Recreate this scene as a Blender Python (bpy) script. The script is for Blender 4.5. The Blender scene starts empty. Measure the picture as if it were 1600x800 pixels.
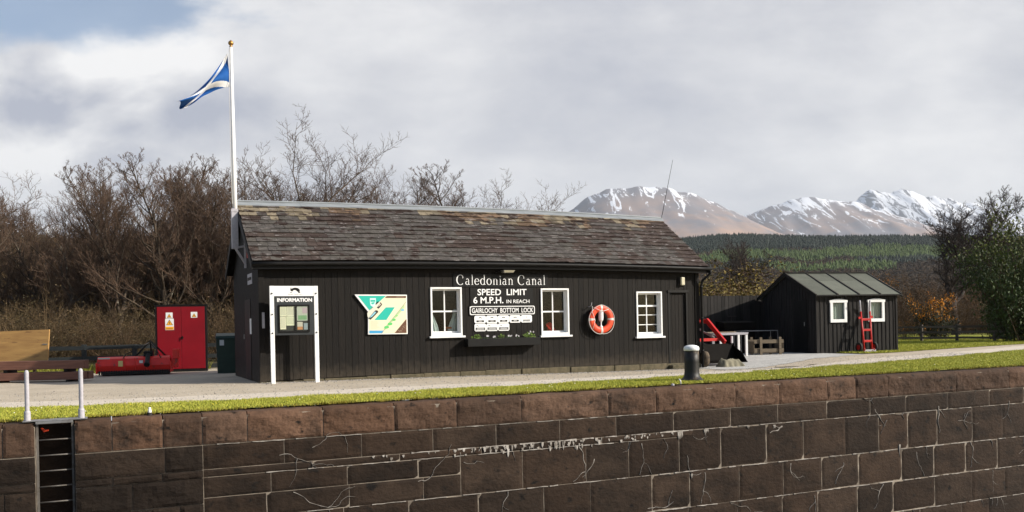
import bpy, math, random
import numpy as np
from mathutils import Vector, Matrix, noise
R = math.radians
C = bpy.context.scene
col = C.collection
rnd = random.Random(7)

# ------------------------------------------------------------------ camera, sky, sun, exposure
A = 0.4328                                   # heading of the camera away from the straight look across the lock
cam = bpy.data.objects.new('camera', bpy.data.cameras.new('camera')); col.objects.link(cam)
cam.data.sensor_width = 36; cam.data.lens = 31.13; cam.data.shift_y = 0.0699
cam.data.clip_start = 0.1; cam.data.clip_end = 60000
cam.matrix_world = Matrix.Translation((0, 0, 1.167)) @ Matrix.Rotation(-A, 4, 'Z') @ Matrix.Rotation(R(90), 4, 'X') @ Matrix.Rotation(-0.0206, 4, 'Z')
C.camera = cam
SUN = Vector((1.28, -1.0, 0.86)).normalized()   # direction towards the sun
EL = math.asin(SUN.z)
sl = bpy.data.lights.new('sun', 'SUN'); so = bpy.data.objects.new('sun', sl); col.objects.link(so)
sl.energy = 5.0; sl.angle = R(0.6); sl.color = (1.0, 0.93, 0.82)
so.rotation_euler = (-SUN).to_track_quat('-Z', 'Y').to_euler()
so.location = (0, 0, 60)
C.view_settings.view_transform = 'Standard'; C.view_settings.look = 'None'
C.view_settings.exposure = 0.36; C.view_settings.gamma = 1
C.render.engine = 'CYCLES'
C.cycles.max_bounces = 6; C.cycles.diffuse_bounces = 3; C.cycles.transparent_max_bounces = 12; C.cycles.volume_bounces = 0

RIGHT = Vector((math.cos(A), -math.sin(A), 0)); FWD = Vector((math.sin(A), math.cos(A), 0))
def far(u, d, z=0):
    return (u*RIGHT.x + d*FWD.x, u*RIGHT.y + d*FWD.y, z)

def make_world():
    w = bpy.data.worlds.new('World'); C.world = w; w.use_nodes = True
    nt = w.node_tree; N = nt.nodes; L = nt.links
    for n in list(N): N.remove(n)
    out = N.new('ShaderNodeOutputWorld')
    sky = N.new('ShaderNodeTexSky'); sky.sky_type = 'NISHITA'; sky.sun_disc = False
    sky.sun_elevation = EL; sky.sun_rotation = math.atan2(SUN.x, SUN.y); sky.air_density = 1.0; sky.dust_density = 1.5; sky.ozone_density = 2
    bg = N.new('ShaderNodeBackground'); bg.inputs[1].default_value = 0.11; L.new(sky.outputs[0], bg.inputs[0])
    tc = N.new('ShaderNodeTexCoord')
    def math_(op, a, b=None, clamp=False):
        m = N.new('ShaderNodeMath'); m.operation = op; m.use_clamp = clamp
        for i, v in enumerate((a, b)):
            if v is None: continue
            if isinstance(v, (int, float)): m.inputs[i].default_value = v
            else: L.new(v, m.inputs[i])
        return m.outputs[0]
    def dot(vec):
        m = N.new('ShaderNodeVectorMath'); m.operation = 'DOT_PRODUCT'; L.new(tc.outputs['Generated'], m.inputs[0]); m.inputs[1].default_value = vec
        return m.outputs['Value']
    # bearing / elevation coordinates of the direction (fixed to the landscape)
    f = math_('MAXIMUM', dot(tuple(FWD)), 0.05)
    u = math_('DIVIDE', dot(tuple(RIGHT)), f); v = math_('DIVIDE', dot((0, 0, 1)), f)
    cmb = N.new('ShaderNodeCombineXYZ'); L.new(u, cmb.inputs[0]); L.new(v, cmb.inputs[1])
    def nz(scale, detail, rough, stretch=(1, 1, 1), off=(0, 0, 0), dist=0):
        mp = N.new('ShaderNodeMapping'); mp.inputs['Scale'].default_value = stretch; mp.inputs['Location'].default_value = off
        L.new(cmb.outputs[0], mp.inputs[0])
        t = N.new('ShaderNodeTexNoise'); t.inputs['Scale'].default_value = scale; t.inputs['Detail'].default_value = detail
        t.inputs['Roughness'].default_value = rough; t.inputs['Distortion'].default_value = dist; L.new(mp.outputs[0], t.inputs[0])
        return t.outputs[0]
    def blob(cu, cv, ru, rv):
        a = math_('POWER', math_('DIVIDE', math_('SUBTRACT', u, cu), ru), 2); b = math_('POWER', math_('DIVIDE', math_('SUBTRACT', v, cv), rv), 2)
        return math_('POWER', 2.718, math_('MULTIPLY', math_('ADD', a, b), -1))
    # brightness of the cloud deck: broad greys, darker bellies, a brighter rim low in the left
    base = nz(2.6, 6, .5, (1, 2.0, 1), (3.1, 1.7, 0), .1)
    fine = nz(8, 8, .62, (1, 1.9, 1), (0.3, 5.2, 0), .15)
    val = math_('ADD', math_('MULTIPLY', math_('SUBTRACT', base, .5), .85), math_('MULTIPLY', math_('SUBTRACT', fine, .5), .40))
    for cu, cv, ru, rv, a in ((.22, .235, .20, .05, -.13), (-.50, .262, .12, .03, -.15), (-.10, .345, .10, .045, .07), (-.49, .305, .14, .022, .22), (-.42, .24, .10, .02, -.10), (-.56, .285, .05, .02, .12), (.46, .165, .2, .05, .08),
                              (.05, .17, .22, .045, .03), (-.55, .20, .09, .03, .10), (-.22, .27, .14, .045, -.06), (.45, .33, .2, .05, .06), (.05, .40, .3, .05, -.05)):
        val = math_('ADD', val, math_('MULTIPLY', blob(cu, cv, ru, rv), a))
    cum = nz(7.5, 8, .5, (1, 1.5, 1), (1.7, 4.4, 0), .25)
    val = math_('ADD', val, math_('MULTIPLY', math_('MULTIPLY', math_('SUBTRACT', cum, .47), 2.6), blob(-.50, .25, .20, .10)))
    val = math_('ADD', val, .545)
    ramp = N.new('ShaderNodeValToRGB'); L.new(val, ramp.inputs[0])
    e = ramp.color_ramp.elements
    e[0].position = .26; e[0].color = (.33, .35, .42, 1); e[1].position = .80; e[1].color = (.80, .79, .78, 1)
    m1 = e.new(.5); m1.color = (.525, .53, .56, 1)
    cl = N.new('ShaderNodeBackground'); L.new(ramp.outputs[0], cl.inputs[0]); cl.inputs[1].default_value = 1.0
    # where the blue shows: top left corner, a little at the far top right
    hole = math_('ADD', math_('MULTIPLY', blob(-.50, .365, .26, .042), .95), math_('MULTIPLY', blob(.52, .40, .10, .035), .35))
    hole = math_('ADD', hole, math_('MULTIPLY', math_('SUBTRACT', nz(5, 6, .55, (1, 2, 1), (7, 2, 0), .2), .5), 1.3))
    mr = N.new('ShaderNodeMapRange'); mr.inputs[1].default_value = .28; mr.inputs[2].default_value = .62; mr.inputs[3].default_value = 1; mr.inputs[4].default_value = .12; mr.interpolation_type = 'SMOOTHSTEP'
    L.new(hole, mr.inputs[0])
    ahead = N.new('ShaderNodeMapRange'); ahead.inputs[1].default_value = .30; ahead.inputs[2].default_value = .62; ahead.inputs[3].default_value = .12; ahead.inputs[4].default_value = 1; ahead.interpolation_type = 'SMOOTHSTEP'
    L.new(f, ahead.inputs[0])
    cover = math_('MULTIPLY', mr.outputs[0], ahead.outputs[0])
    mix = N.new('ShaderNodeMixShader'); L.new(cover, mix.inputs[0]); L.new(bg.outputs[0], mix.inputs[1]); L.new(cl.outputs[0], mix.inputs[2])
    L.new(mix.outputs[0], out.inputs[0])
make_world()

# ------------------------------------------------------------------ materials
def mat(name, c1, c2=None, scale=6, detail=5, rough=.7, bump=0.0, bscale=None, stretch=(1, 1, 1), attr=False, metal=0, spec=.35,
        spots=None, spots2=None, coat=0):
    """c1/c2 mixed by noise; spots = (colour, scale, threshold, width, stretch)"""
    m = bpy.data.materials.new(name); m.use_nodes = True
    nt = m.node_tree; N = nt.nodes; L = nt.links; b = N['Principled BSDF']
    b.inputs['Roughness'].default_value = rough; b.inputs['Metallic'].default_value = metal
    b.inputs['Specular IOR Level'].default_value = spec; b.inputs['Coat Weight'].default_value = coat
    tc = N.new('ShaderNodeTexCoord')
    def nz(sc, st, dt, off=0):
        mp = N.new('ShaderNodeMapping'); mp.inputs['Scale'].default_value = st; mp.inputs['Location'].default_value = (off, off*.7, off*.3); L.new(tc.outputs['Object'], mp.inputs[0])
        t = N.new('ShaderNodeTexNoise'); t.inputs['Scale'].default_value = sc; t.inputs['Detail'].default_value = dt; t.inputs['Roughness'].default_value = .6; L.new(mp.outputs[0], t.inputs[0])
        return t.outputs[0]
    def mixc(f, a, c, blend='MIX'):
        x = N.new('ShaderNodeMix'); x.data_type = 'RGBA'; x.blend_type = blend
        if isinstance(f, float): x.inputs[0].default_value = f
        else: L.new(f, x.inputs[0])
        for s, v in ((6, a), (7, c)):
            if isinstance(v, tuple): x.inputs[s].default_value = (*v[:3], 1)
            else: L.new(v, x.inputs[s])
        return x.outputs[2]
    def ramp(v, lo, hi):
        r = N.new('ShaderNodeMapRange'); r.inputs[1].default_value = lo; r.inputs[2].default_value = hi; L.new(v, r.inputs[0]); return r.outputs[0]
    cur = c1
    if c2 is not None: cur = mixc(ramp(nz(scale, stretch, detail), .3, .7), c1, c2)
    if attr:
        at = N.new('ShaderNodeAttribute'); at.attribute_name = 'Col'
        cur = mixc(1.0, cur, at.outputs[0], 'MULTIPLY')
    for i, s in enumerate((spots, spots2)):
        if s: cur = mixc(ramp(nz(s[1], s[4], 8, 3.3+i*5), s[2], s[2]+s[3]), cur, s[0])
    if isinstance(cur, tuple): b.inputs['Base Color'].default_value = (*cur[:3], 1)
    else: L.new(cur, b.inputs['Base Color'])
    if bump:
        bp = N.new('ShaderNodeBump'); bp.inputs['Strength'].default_value = bump; bp.inputs['Distance'].default_value = .02
        L.new(nz(bscale or scale*3, stretch, 6, 1.7), bp.inputs['Height']); L.new(bp.outputs[0], b.inputs['Normal'])
    return m

M = {}
M['tarwood'] = mat('tarwood', (.0042, .0035, .0030), (.0110, .0086, .0069), 3, 8, .62, .5, 14, (7, 7, .5), True, spec=.16, spots=((.026, .020, .016), 4, .66, .14, (9, 9, .4)))
def splash(m, colour, top):
    nt = m.node_tree; N = nt.nodes; L = nt.links; b = N['Principled BSDF']; src = b.inputs['Base Color'].links[0].from_socket
    tc = N.new('ShaderNodeTexCoord'); sp = N.new('ShaderNodeSeparateXYZ'); L.new(tc.outputs['Object'], sp.inputs[0])
    r = N.new('ShaderNodeMapRange'); r.inputs[1].default_value = top; r.inputs[2].default_value = .0; L.new(sp.outputs[2], r.inputs[0])
    t = N.new('ShaderNodeTexNoise'); t.inputs['Scale'].default_value = 7; t.inputs['Detail'].default_value = 8; L.new(tc.outputs['Object'], t.inputs[0])
    a = N.new('ShaderNodeMath'); a.operation = 'ADD'; L.new(r.outputs[0], a.inputs[0]); L.new(t.outputs[0], a.inputs[1])
    q = N.new('ShaderNodeMapRange'); q.inputs[1].default_value = .75; q.inputs[2].default_value = 1.45; q.inputs[4].default_value = .8; L.new(a.outputs[0], q.inputs[0])
    x = N.new('ShaderNodeMix'); x.data_type = 'RGBA'; L.new(q.outputs[0], x.inputs[0]); L.new(src, x.inputs[6]); x.inputs[7].default_value = (*colour, 1); L.new(x.outputs[2], b.inputs['Base Color'])
splash(M['tarwood'], (.045, .036, .026), .55)
M['shedwood'] = mat('shedwood', (.014, .013, .0125), (.032, .029, .027), 3, 8, .78, .5, 14, (7, 7, .5), True, spec=.15)
M['black'] = mat('black', (.0045, .0045, .0045), (.009, .0085, .008), 5, rough=.5, bump=.1, spec=.18)
M['interior'] = mat('interior', (.0035, .003, .0025), (.007, .0055, .0045), 4, spec=.05)
M['white'] = mat('white_paint', (.80, .80, .79), (.70, .70, .69), 5, 6, .45, .1, 30)
M['offwhite'] = mat('galvanised', (.46, .44, .47), (.34, .33, .35), 14, 6, .45, .1, 40)
M['letter'] = mat('letter_white', (.82, .82, .81), (.74, .74, .73), 8, rough=.5)
M['slate'] = mat('slate', (.052, .047, .043), (.098, .089, .081), 9, 8, .75, .8, 26, (1, 1, 1), True, spec=.2,
                 spots=((.030, .018, .014), 2.6, .54, .05, (1, 2.2, 2.2)), spots2=((.21, .19, .18), 5.0, .60, .05, (.9, 2.2, 2.2)))
M['lead'] = mat('lead', (.28, .30, .31), (.18, .195, .21), 4, 6, .5, .2, 12, (.6, 3, 3))
M['plinth'] = mat('plinth', (.13, .105, .065), (.055, .050, .028), 6, 8, .9, .8, 16)
M['red'] = mat('red_paint', (.50, .016, .012), (.36, .010, .010), 4, rough=.4, spots=((.12, .03, .02), 9, .64, .08, (1, 1, 1)))
M['brightred'] = mat('bright_red_paint', (.78, .030, .020), (.60, .020, .016), 4, rough=.4, spots=((.20, .04, .025), 9, .60, .08, (1, 1, 1)))
M['cabred_shaded'] = mat('cabinet_red_shaded', (.20, .004, .010), (.16, .003, .008), 2, rough=.5, spec=.2)  # red taken darker to stand in for shade on the cabinet
M['orange'] = mat('buoy_orange', (.72, .075, .022), (.60, .055, .02), 6, rough=.5, bump=.1)
M['tape'] = mat('reflective_tape', (.62, .60, .56), (.5, .48, .45), 20, rough=.4)
M['rope'] = mat('rope', (.72, .70, .66), (.5, .48, .44), 60, rough=.9)
M['green_dk'] = mat('green_dark', (.012, .03, .022), (.018, .04, .03), 5, rough=.5)
M['ply'] = mat('plywood', (.46, .27, .09), (.30, .16, .055), 1.5, 8, .6, .1, 20, (1, 2, 7), spots=((.17, .085, .035), 2.2, .6, .12, (1, 1, 4)))
M['timber'] = mat('timber_brown', (.21, .095, .065), (.11, .048, .033), 3, 8, .7, .35, 12, (.5, 6, 6))
M['palewood'] = mat('pale_wood', (.26, .20, .13), (.16, .12, .075), 4, 8, .8, .3, 15, (.5, 5, 5))
M['greywood'] = mat('grey_wood', (.15, .115, .075), (.08, .062, .042), 4, 8, .8, .3, 15, (.5, 5, 5))
M['fence'] = mat('fence_wood', (.055, .047, .040), (.030, .026, .022), 3, 8, .85, .4, 14, (.5, 5, 5), True)
M['felt'] = mat('roof_felt', (.088, .095, .078), (.122, .128, .106), 2.5, 8, .9, .3, 60, (1, 1, 1), True)
M['steel'] = mat('steel', (.30, .30, .30), (.20, .19, .18), 9, rough=.45, metal=.6)
M['rung'] = mat('rung_steel', (.16, .15, .14), (.09, .075, .06), 12, rough=.7, metal=.3)
M['rust'] = mat('rusty_iron', (.10, .05, .03), (.04, .03, .025), 12, rough=.8, bump=.3)
M['bark'] = mat('bark', (.095, .070, .048), (.045, .033, .024), 3, 6, .9, .4, 20, (1, 1, .4), spots=((.20, .19, .15), 3, .62, .1, (1, 1, 1)))
M['twig'] = mat('twig', (.125, .078, .050), (.075, .047, .032), 1.2, 4, .9)
M['twig_grey'] = mat('twig_grey', (.125, .090, .070), (.080, .057, .046), 1.2, 4, .9)
M['bushtwig'] = mat('bush_twig', (.125, .083, .042), (.062, .042, .022), .7, 4, .95, attr=True)
M['leaf'] = mat('leaf', (.9, .9, .9), (.6, .6, .6), 2, 4, .7, attr=True)
M['rubber'] = mat('rubber', (.02, .02, .02), (.035, .032, .03), 9, rough=.85)
M['mudwheel'] = mat('muddy_rubber', (.16, .12, .08), (.05, .04, .03), 7, rough=.95, bump=.3)
M['tarp'] = mat('canvas', (.22, .20, .14), (.12, .11, .075), 5, rough=.85, bump=.3, bscale=9)
M['terracotta'] = mat('terracotta', (.40, .12, .045), (.30, .09, .035), 8, rough=.85)
M['curtain'] = mat('curtain', (.55, .57, .57), (.42, .45, .46), 6, rough=.9)
M['brass'] = mat('brass', (.45, .25, .07), (.30, .16, .05), 8, rough=.4, metal=.7)
M['lampglass'] = mat('lamp_glass', (.62, .58, .42), (.5, .46, .34), 9, rough=.3)
M['flagcloth'] = mat('flag_cloth', (1, 1, 1), (.88, .88, .88), 9, rough=.85, attr=True)
M['print'] = mat('print', (1, 1, 1), None, rough=.4, attr=True)
M['lime'] = mat('lime', (.52, .48, .43), (.12, .10, .08), 6, 8, .9)

def glass_mat():
    m = bpy.data.materials.new('window_glass'); m.use_nodes = True; nt = m.node_tree; N = nt.nodes; L = nt.links
    for n in list(N): N.remove(n)
    o = N.new('ShaderNodeOutputMaterial'); t = N.new('ShaderNodeBsdfTransparent'); t.inputs[0].default_value = (.86, .9, .88, 1)
    g = N.new('ShaderNodeBsdfGlossy'); g.inputs['Roughness'].default_value = .02; lw = N.new('ShaderNodeLayerWeight'); lw.inputs[0].default_value = .5; pw = N.new('ShaderNodeMath'); pw.operation = 'POWER'; pw.inputs[1].default_value = 4; L.new(lw.outputs['Facing'], pw.inputs[0]); f = N.new('ShaderNodeMath'); f.operation = 'MULTIPLY_ADD'; f.inputs[1].default_value = .6; f.inputs[2].default_value = .018; L.new(pw.outputs[0], f.inputs[0])
    x = N.new('ShaderNodeMixShader'); L.new(f.outputs[0], x.inputs[0]); L.new(t.outputs[0], x.inputs[1]); L.new(g.outputs[0], x.inputs[2]); L.new(x.outputs[0], o.inputs[0])
    return m
M['glass'] = glass_mat()
M['clear'] = glass_mat(); M['clear'].node_tree.nodes['Transparent BSDF'].inputs[0].default_value = (.97, .98, .95, 1)

# ------------------------------------------------------------------ mesh builder
ORG = {}
class MB:
    def __init__(s): s.v = []; s.f = []; s.c = []; s.cc = (1, 1, 1)
    def face(s, pts, c=None):
        n = len(s.v); s.v += [tuple(p) for p in pts]; s.f.append(tuple(range(n, n+len(pts)))); s.c.append(c or s.cc)
    def box(s, x0, y0, z0, x1, y1, z1, c=None):
        s.hexa([(x0, y0, z0), (x1, y0, z0), (x1, y1, z0), (x0, y1, z0), (x0, y0, z1), (x1, y0, z1), (x1, y1, z1), (x0, y1, z1)], c); return s
    def hexa(s, p, c=None):
        n = len(s.v); s.v += [tuple(q) for q in p]
        for f in ((0, 3, 2, 1), (4, 5, 6, 7), (0, 1, 5, 4), (1, 2, 6, 5), (2, 3, 7, 6), (3, 0, 4, 7)): s.f.append(tuple(n+i for i in f)); s.c.append(c or s.cc)
    def bar(s, a, b, w, h, up=(0, 0, 1), c=None):
        a = Vector(a); b = Vector(b); d = (b-a).normalized(); upv = Vector(up)
        x = d.cross(upv)
        if x.length < 1e-4: x = d.cross(Vector((0, 1, 0)))
        x.normalize(); y = x.cross(d).normalized()
        P = []
        for q in (a, b):
            for sx, sy in ((-1, -1), (1, -1), (1, 1), (-1, 1)): P.append(q+x*sx*w/2+y*sy*h/2)
        n = len(s.v); s.v += [tuple(q) for q in P]
        for f in ((3, 2, 1, 0), (4, 5, 6, 7), (0, 1, 5, 4), (1, 2, 6, 5), (2, 3, 7, 6), (3, 0, 4, 7)): s.f.append(tuple(n+i for i in f)); s.c.append(c or s.cc)
        return s
    def tube(s, pts, r, n=8, c=None, cap=True, closed=False):
        pts = [Vector(p) for p in pts]; k = len(pts)
        rs = r if isinstance(r, (list, tuple)) else [r]*k
        base = len(s.v); prev = None
        for i, p in enumerate(pts):
            if closed: d = pts[(i+1) % k]-pts[i-1]
            else: d = pts[min(i+1, k-1)]-pts[max(i-1, 0)]
            d = d.normalized() if d.length > 1e-9 else Vector((0, 0, 1))
            if prev is None:
                x = d.cross(Vector((0, 0, 1)) if abs(d.z) < .9 else Vector((1, 0, 0))).normalized()
            else:
                x = (prev - d*prev.dot(d)); x = x.normalized() if x.length > 1e-6 else d.orthogonal().normalized()
            prev = x; y = d.cross(x)
            for j in range(n):
                t = 2*math.pi*j/n; s.v.append(tuple(p+(x*math.cos(t)+y*math.sin(t))*rs[i]))
        m = k if closed else k-1
        for i in range(m):
            for j in range(n):
                a = base+i*n+j; b = base+i*n+(j+1) % n; i2 = (i+1) % k; c2 = base+i2*n+(j+1) % n; d2 = base+i2*n+j
                s.f.append((a, b, c2, d2)); s.c.append(c or s.cc)
        if cap and not closed:
            s.f.append(tuple(base+j for j in range(n))[::-1]); s.c.append(c or s.cc)
            s.f.append(tuple(base+(k-1)*n+j for j in range(n))); s.c.append(c or s.cc)
        return s
    def lathe(s, cx, cy, prof, n=20, c=None):
        base = len(s.v)
        for r, z in prof:
            for j in range(n):
                t = 2*math.pi*j/n; s.v.append((cx+r*math.cos(t), cy+r*math.sin(t), z))
        for i in range(len(prof)-1):
            for j in range(n):
                s.f.append((base+i*n+j, base+i*n+(j+1) % n, base+(i+1)*n+(j+1) % n, base+(i+1)*n+j)); s.c.append(c or s.cc)
        s.f.append(tuple(base+j for j in range(n))[::-1]); s.c.append(c or s.cc)
        s.f.append(tuple(base+(len(prof)-1)*n+j for j in range(n))); s.c.append(c or s.cc)
        return s
    def plate(s, poly, y0, y1, c=None):
        """polygon in (x, z), extruded in y from y0 (front) to y1"""
        n = len(poly); b = len(s.v)
        s.v += [(x, y0, z) for x, z in poly]+[(x, y1, z) for x, z in poly]
        s.f.append(tuple(range(b, b+n))); s.c.append(c or s.cc)
        s.f.append(tuple(range(b+n, b+2*n))[::-1]); s.c.append(c or s.cc)
        for i in range(n):
            j = (i+1) % n; s.f.append((b+i, b+n+i, b+n+j, b+j)); s.c.append(c or s.cc)
        return s
    def build(s, name, m, parent=None, org=None, bevel=0, smooth=False, fixn=True):
        if parent is not None: o0 = ORG[parent.name]
        elif org is not None: o0 = Vector(org)
        else: o0 = Vector((0, 0, 0))
        me = bpy.data.meshes.new(name); me.from_pydata([(v[0]-o0.x, v[1]-o0.y, v[2]-o0.z) for v in s.v], [], s.f)
        at = me.color_attributes.new('Col', 'FLOAT_COLOR', 'CORNER')
        arr = np.ones((len(me.loops), 4), dtype=np.float32)
        cnt = np.array([len(f) for f in s.f]); arr[:, :3] = np.repeat(np.array(s.c, dtype=np.float32).reshape(-1, 3), cnt, axis=0)
        at.data.foreach_set('color', arr.ravel())
        me.materials.append(M[m] if isinstance(m, str) else m)
        if fixn:
            import bmesh
            b = bmesh.new(); b.from_mesh(me); bmesh.ops.recalc_face_normals(b, faces=b.faces); b.to_mesh(me); b.free()
        if smooth: me.shade_smooth()
        o = bpy.data.objects.new(name, me); col.objects.link(o)
        if parent is not None: o.parent = parent
        else: o.location = o0
        ORG[o.name] = o0
        if bevel:
            md = o.modifiers.new('bevel', 'BEVEL'); md.width = bevel; md.segments = 2; md.limit_method = 'ANGLE'; md.angle_limit = R(50)
        return o

def tag(o, label=None, cat=None, group=None, kind=None):
    if label: o['label'] = label
    if cat: o['category'] = cat
    if group: o['group'] = group
    if kind: o['kind'] = kind
    return o
def empty(name, loc, label, cat, group=None):
    o = bpy.data.objects.new(name, None); col.objects.link(o); o.location = loc; o.empty_display_size = .2
    ORG[o.name] = Vector(loc); return tag(o, label, cat, group)
def copy_tree(o, parent=None):
    c = o.copy(); col.objects.link(c)
    if parent is not None: c.parent = parent
    for ch in [x for x in col.objects if x.parent == o]: copy_tree(ch, c)
    return c
def S(o): o['kind'] = 'structure'; return o

def text_obj(name, s, x0, x1, z0, z1, y, m, parent, bold=.012, depth=.004):
    """letters as a mesh facing -y, fitted into the rectangle; z0..z1 is the height of the capitals"""
    cu = bpy.data.curves.new('t', 'FONT'); cu.body = s; cu.size = 1; cu.offset = bold; cu.extrude = .01; cu.resolution_u = 3
    t = bpy.data.objects.new('t', cu); col.objects.link(t)
    dg = bpy.context.evaluated_depsgraph_get(); me = bpy.data.meshes.new_from_object(t.evaluated_get(dg))
    bpy.data.objects.remove(t)
    xs = [v.co.x for v in me.vertices]; ys = [v.co.y for v in me.vertices]
    a, b = min(xs), max(xs); c, d = min(ys), max(ys)
    o0 = ORG[parent.name] if parent else Vector((0, 0, 0))
    for v in me.vertices:
        px = x0+(v.co.x-a)/(b-a)*(x1-x0); pz = z0+(v.co.y-c)/(d-c)*(z1-z0); py = y-depth if v.co.z > 0 else y
        v.co = (px-o0.x, py-o0.y, pz-o0.z)
    me.materials.clear(); me.materials.append(M[m]); me.name = name
    o = bpy.data.objects.new(name, me); col.objects.link(o); o.parent = parent; ORG[o.name] = o0
    return o

def fast_mesh(name, V, F, m, C3=None, parent=None, org=None):
    """numpy vertices (n,3), faces all of one size (m,k), face colours (m,3)"""
    V = np.asarray(V, dtype=np.float32); F = np.asarray(F, dtype=np.int32); k = F.shape[1]
    if org is not None: V = V-np.array(org, dtype=np.float32)
    me = bpy.data.meshes.new(name); me.vertices.add(len(V)); me.vertices.foreach_set('co', V.ravel())
    me.loops.add(F.size); me.loops.foreach_set('vertex_index', F.ravel())
    me.polygons.add(len(F)); me.polygons.foreach_set('loop_start', np.arange(0, F.size, k, dtype=np.int32))
    me.update(calc_edges=True)
    at = me.color_attributes.new('Col', 'FLOAT_COLOR', 'CORNER'); arr = np.ones((F.size, 4), dtype=np.float32)
    if C3 is not None: arr[:, :3] = np.repeat(np.asarray(C3, dtype=np.float32), k, axis=0)
    at.data.foreach_set('color', arr.ravel())
    me.materials.append(M[m]); o = bpy.data.objects.new(name, me); col.objects.link(o)
    if parent is not None: o.parent = parent
    elif org is not None: o.location = org
    return o

def smooth01(t): t = max(0., min(1., t)); return t*t*(3-2*t)
def gz(x, y):
    """height of the ground: it dips a little in front of the right half of the hut"""
    a = smooth01((x-3)/12.5)*(1-smooth01((x-17)/3.5)); b = smooth01((y-16.8)/3.2)*(1-smooth01((y-23.6)/3))
    return -.11*a*b - .02*smooth01((x-1)/4)*(1-smooth01((x-17)/3.5))*b
YC = 13.72   # face of the lock wall

# ------------------------------------------------------------------ ground, path, grass
def ramp_mat_ground(name, a, b, c, s1, s2, bump=.5):
    return mat(name, a, b, s1, 8, .95, bump, s2, spots=(c, s2*.5, .58, .12, (1, 1, 1)), spec=.15)
M['gravel'] = ramp_mat_ground('gravel', (.50, .43, .335), (.40, .34, .26), (.27, .22, .165), .9, 26, .9)
M['track'] = ramp_mat_ground('track', (.62, .55, .455), (.52, .455, .375), (.33, .28, .22), 1.4, 30, .7)
M['chip'] = ramp_mat_ground('chip', (.50, .49, .46), (.38, .37, .35), (.17, .165, .155), 2.0, 16, 1.2)
M['turf'] = ramp_mat_ground('turf', (.22, .25, .045), (.29, .27, .06), (.30, .22, .07), 1.2, 30, .6)
M['earth'] = ramp_mat_ground('earth', (.085, .070, .035), (.055, .045, .022), (.10, .095, .035), .25, 4, .6)

def strip(name, xs, near, farf, m, dz, ny=10, jag=0.0, seed=1):
    V = []; F = []; r = random.Random(seed)
    for x in xs:
        a, b = near(x), farf(x)
        j1 = noise.noise((x*2.3, seed, 0))*jag+noise.noise((x*9, seed, 3))*jag*.5; j2 = noise.noise((x*2.1, seed+9, 0))*jag+noise.noise((x*8, seed+5, 3))*jag*.5
        for j in range(ny+1):
            y = (a+j1)+((b+j2)-(a+j1))*j/ny
            V.append((x, y, gz(x, y)+dz))
    n = ny+1
    for i in range(len(xs)-1):
        for j in range(ny): F.append((i*n+j, (i+1)*n+j, (i+1)*n+j+1, i*n+j+1))
    return fast_mesh(name, V, F, m)
def lerp_tab(tab):
    X = [a for a, b in tab]; Y = [b for a, b in tab]
    return lambda x: float(np.interp(x, X, Y))
grass_far = lerp_tab([(-40, 17.4), (-1.6, 16.8), (0.5, 16.2), (2.4, 15.9), (8.5, 15.9), (13.5, 16.4), (20, 17.9), (24, 19.1), (29.5, 20.9), (40, 24.5), (60, 31)])
path_far = lerp_tab([(-40, 40), (15, 40), (22, 23.0), (24.5, 22.6), (26, 22.9), (30, 24.0), (35.8, 25.3), (45, 29), (60, 36)])
xsd = list(np.arange(-12, 44, .25))

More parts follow.
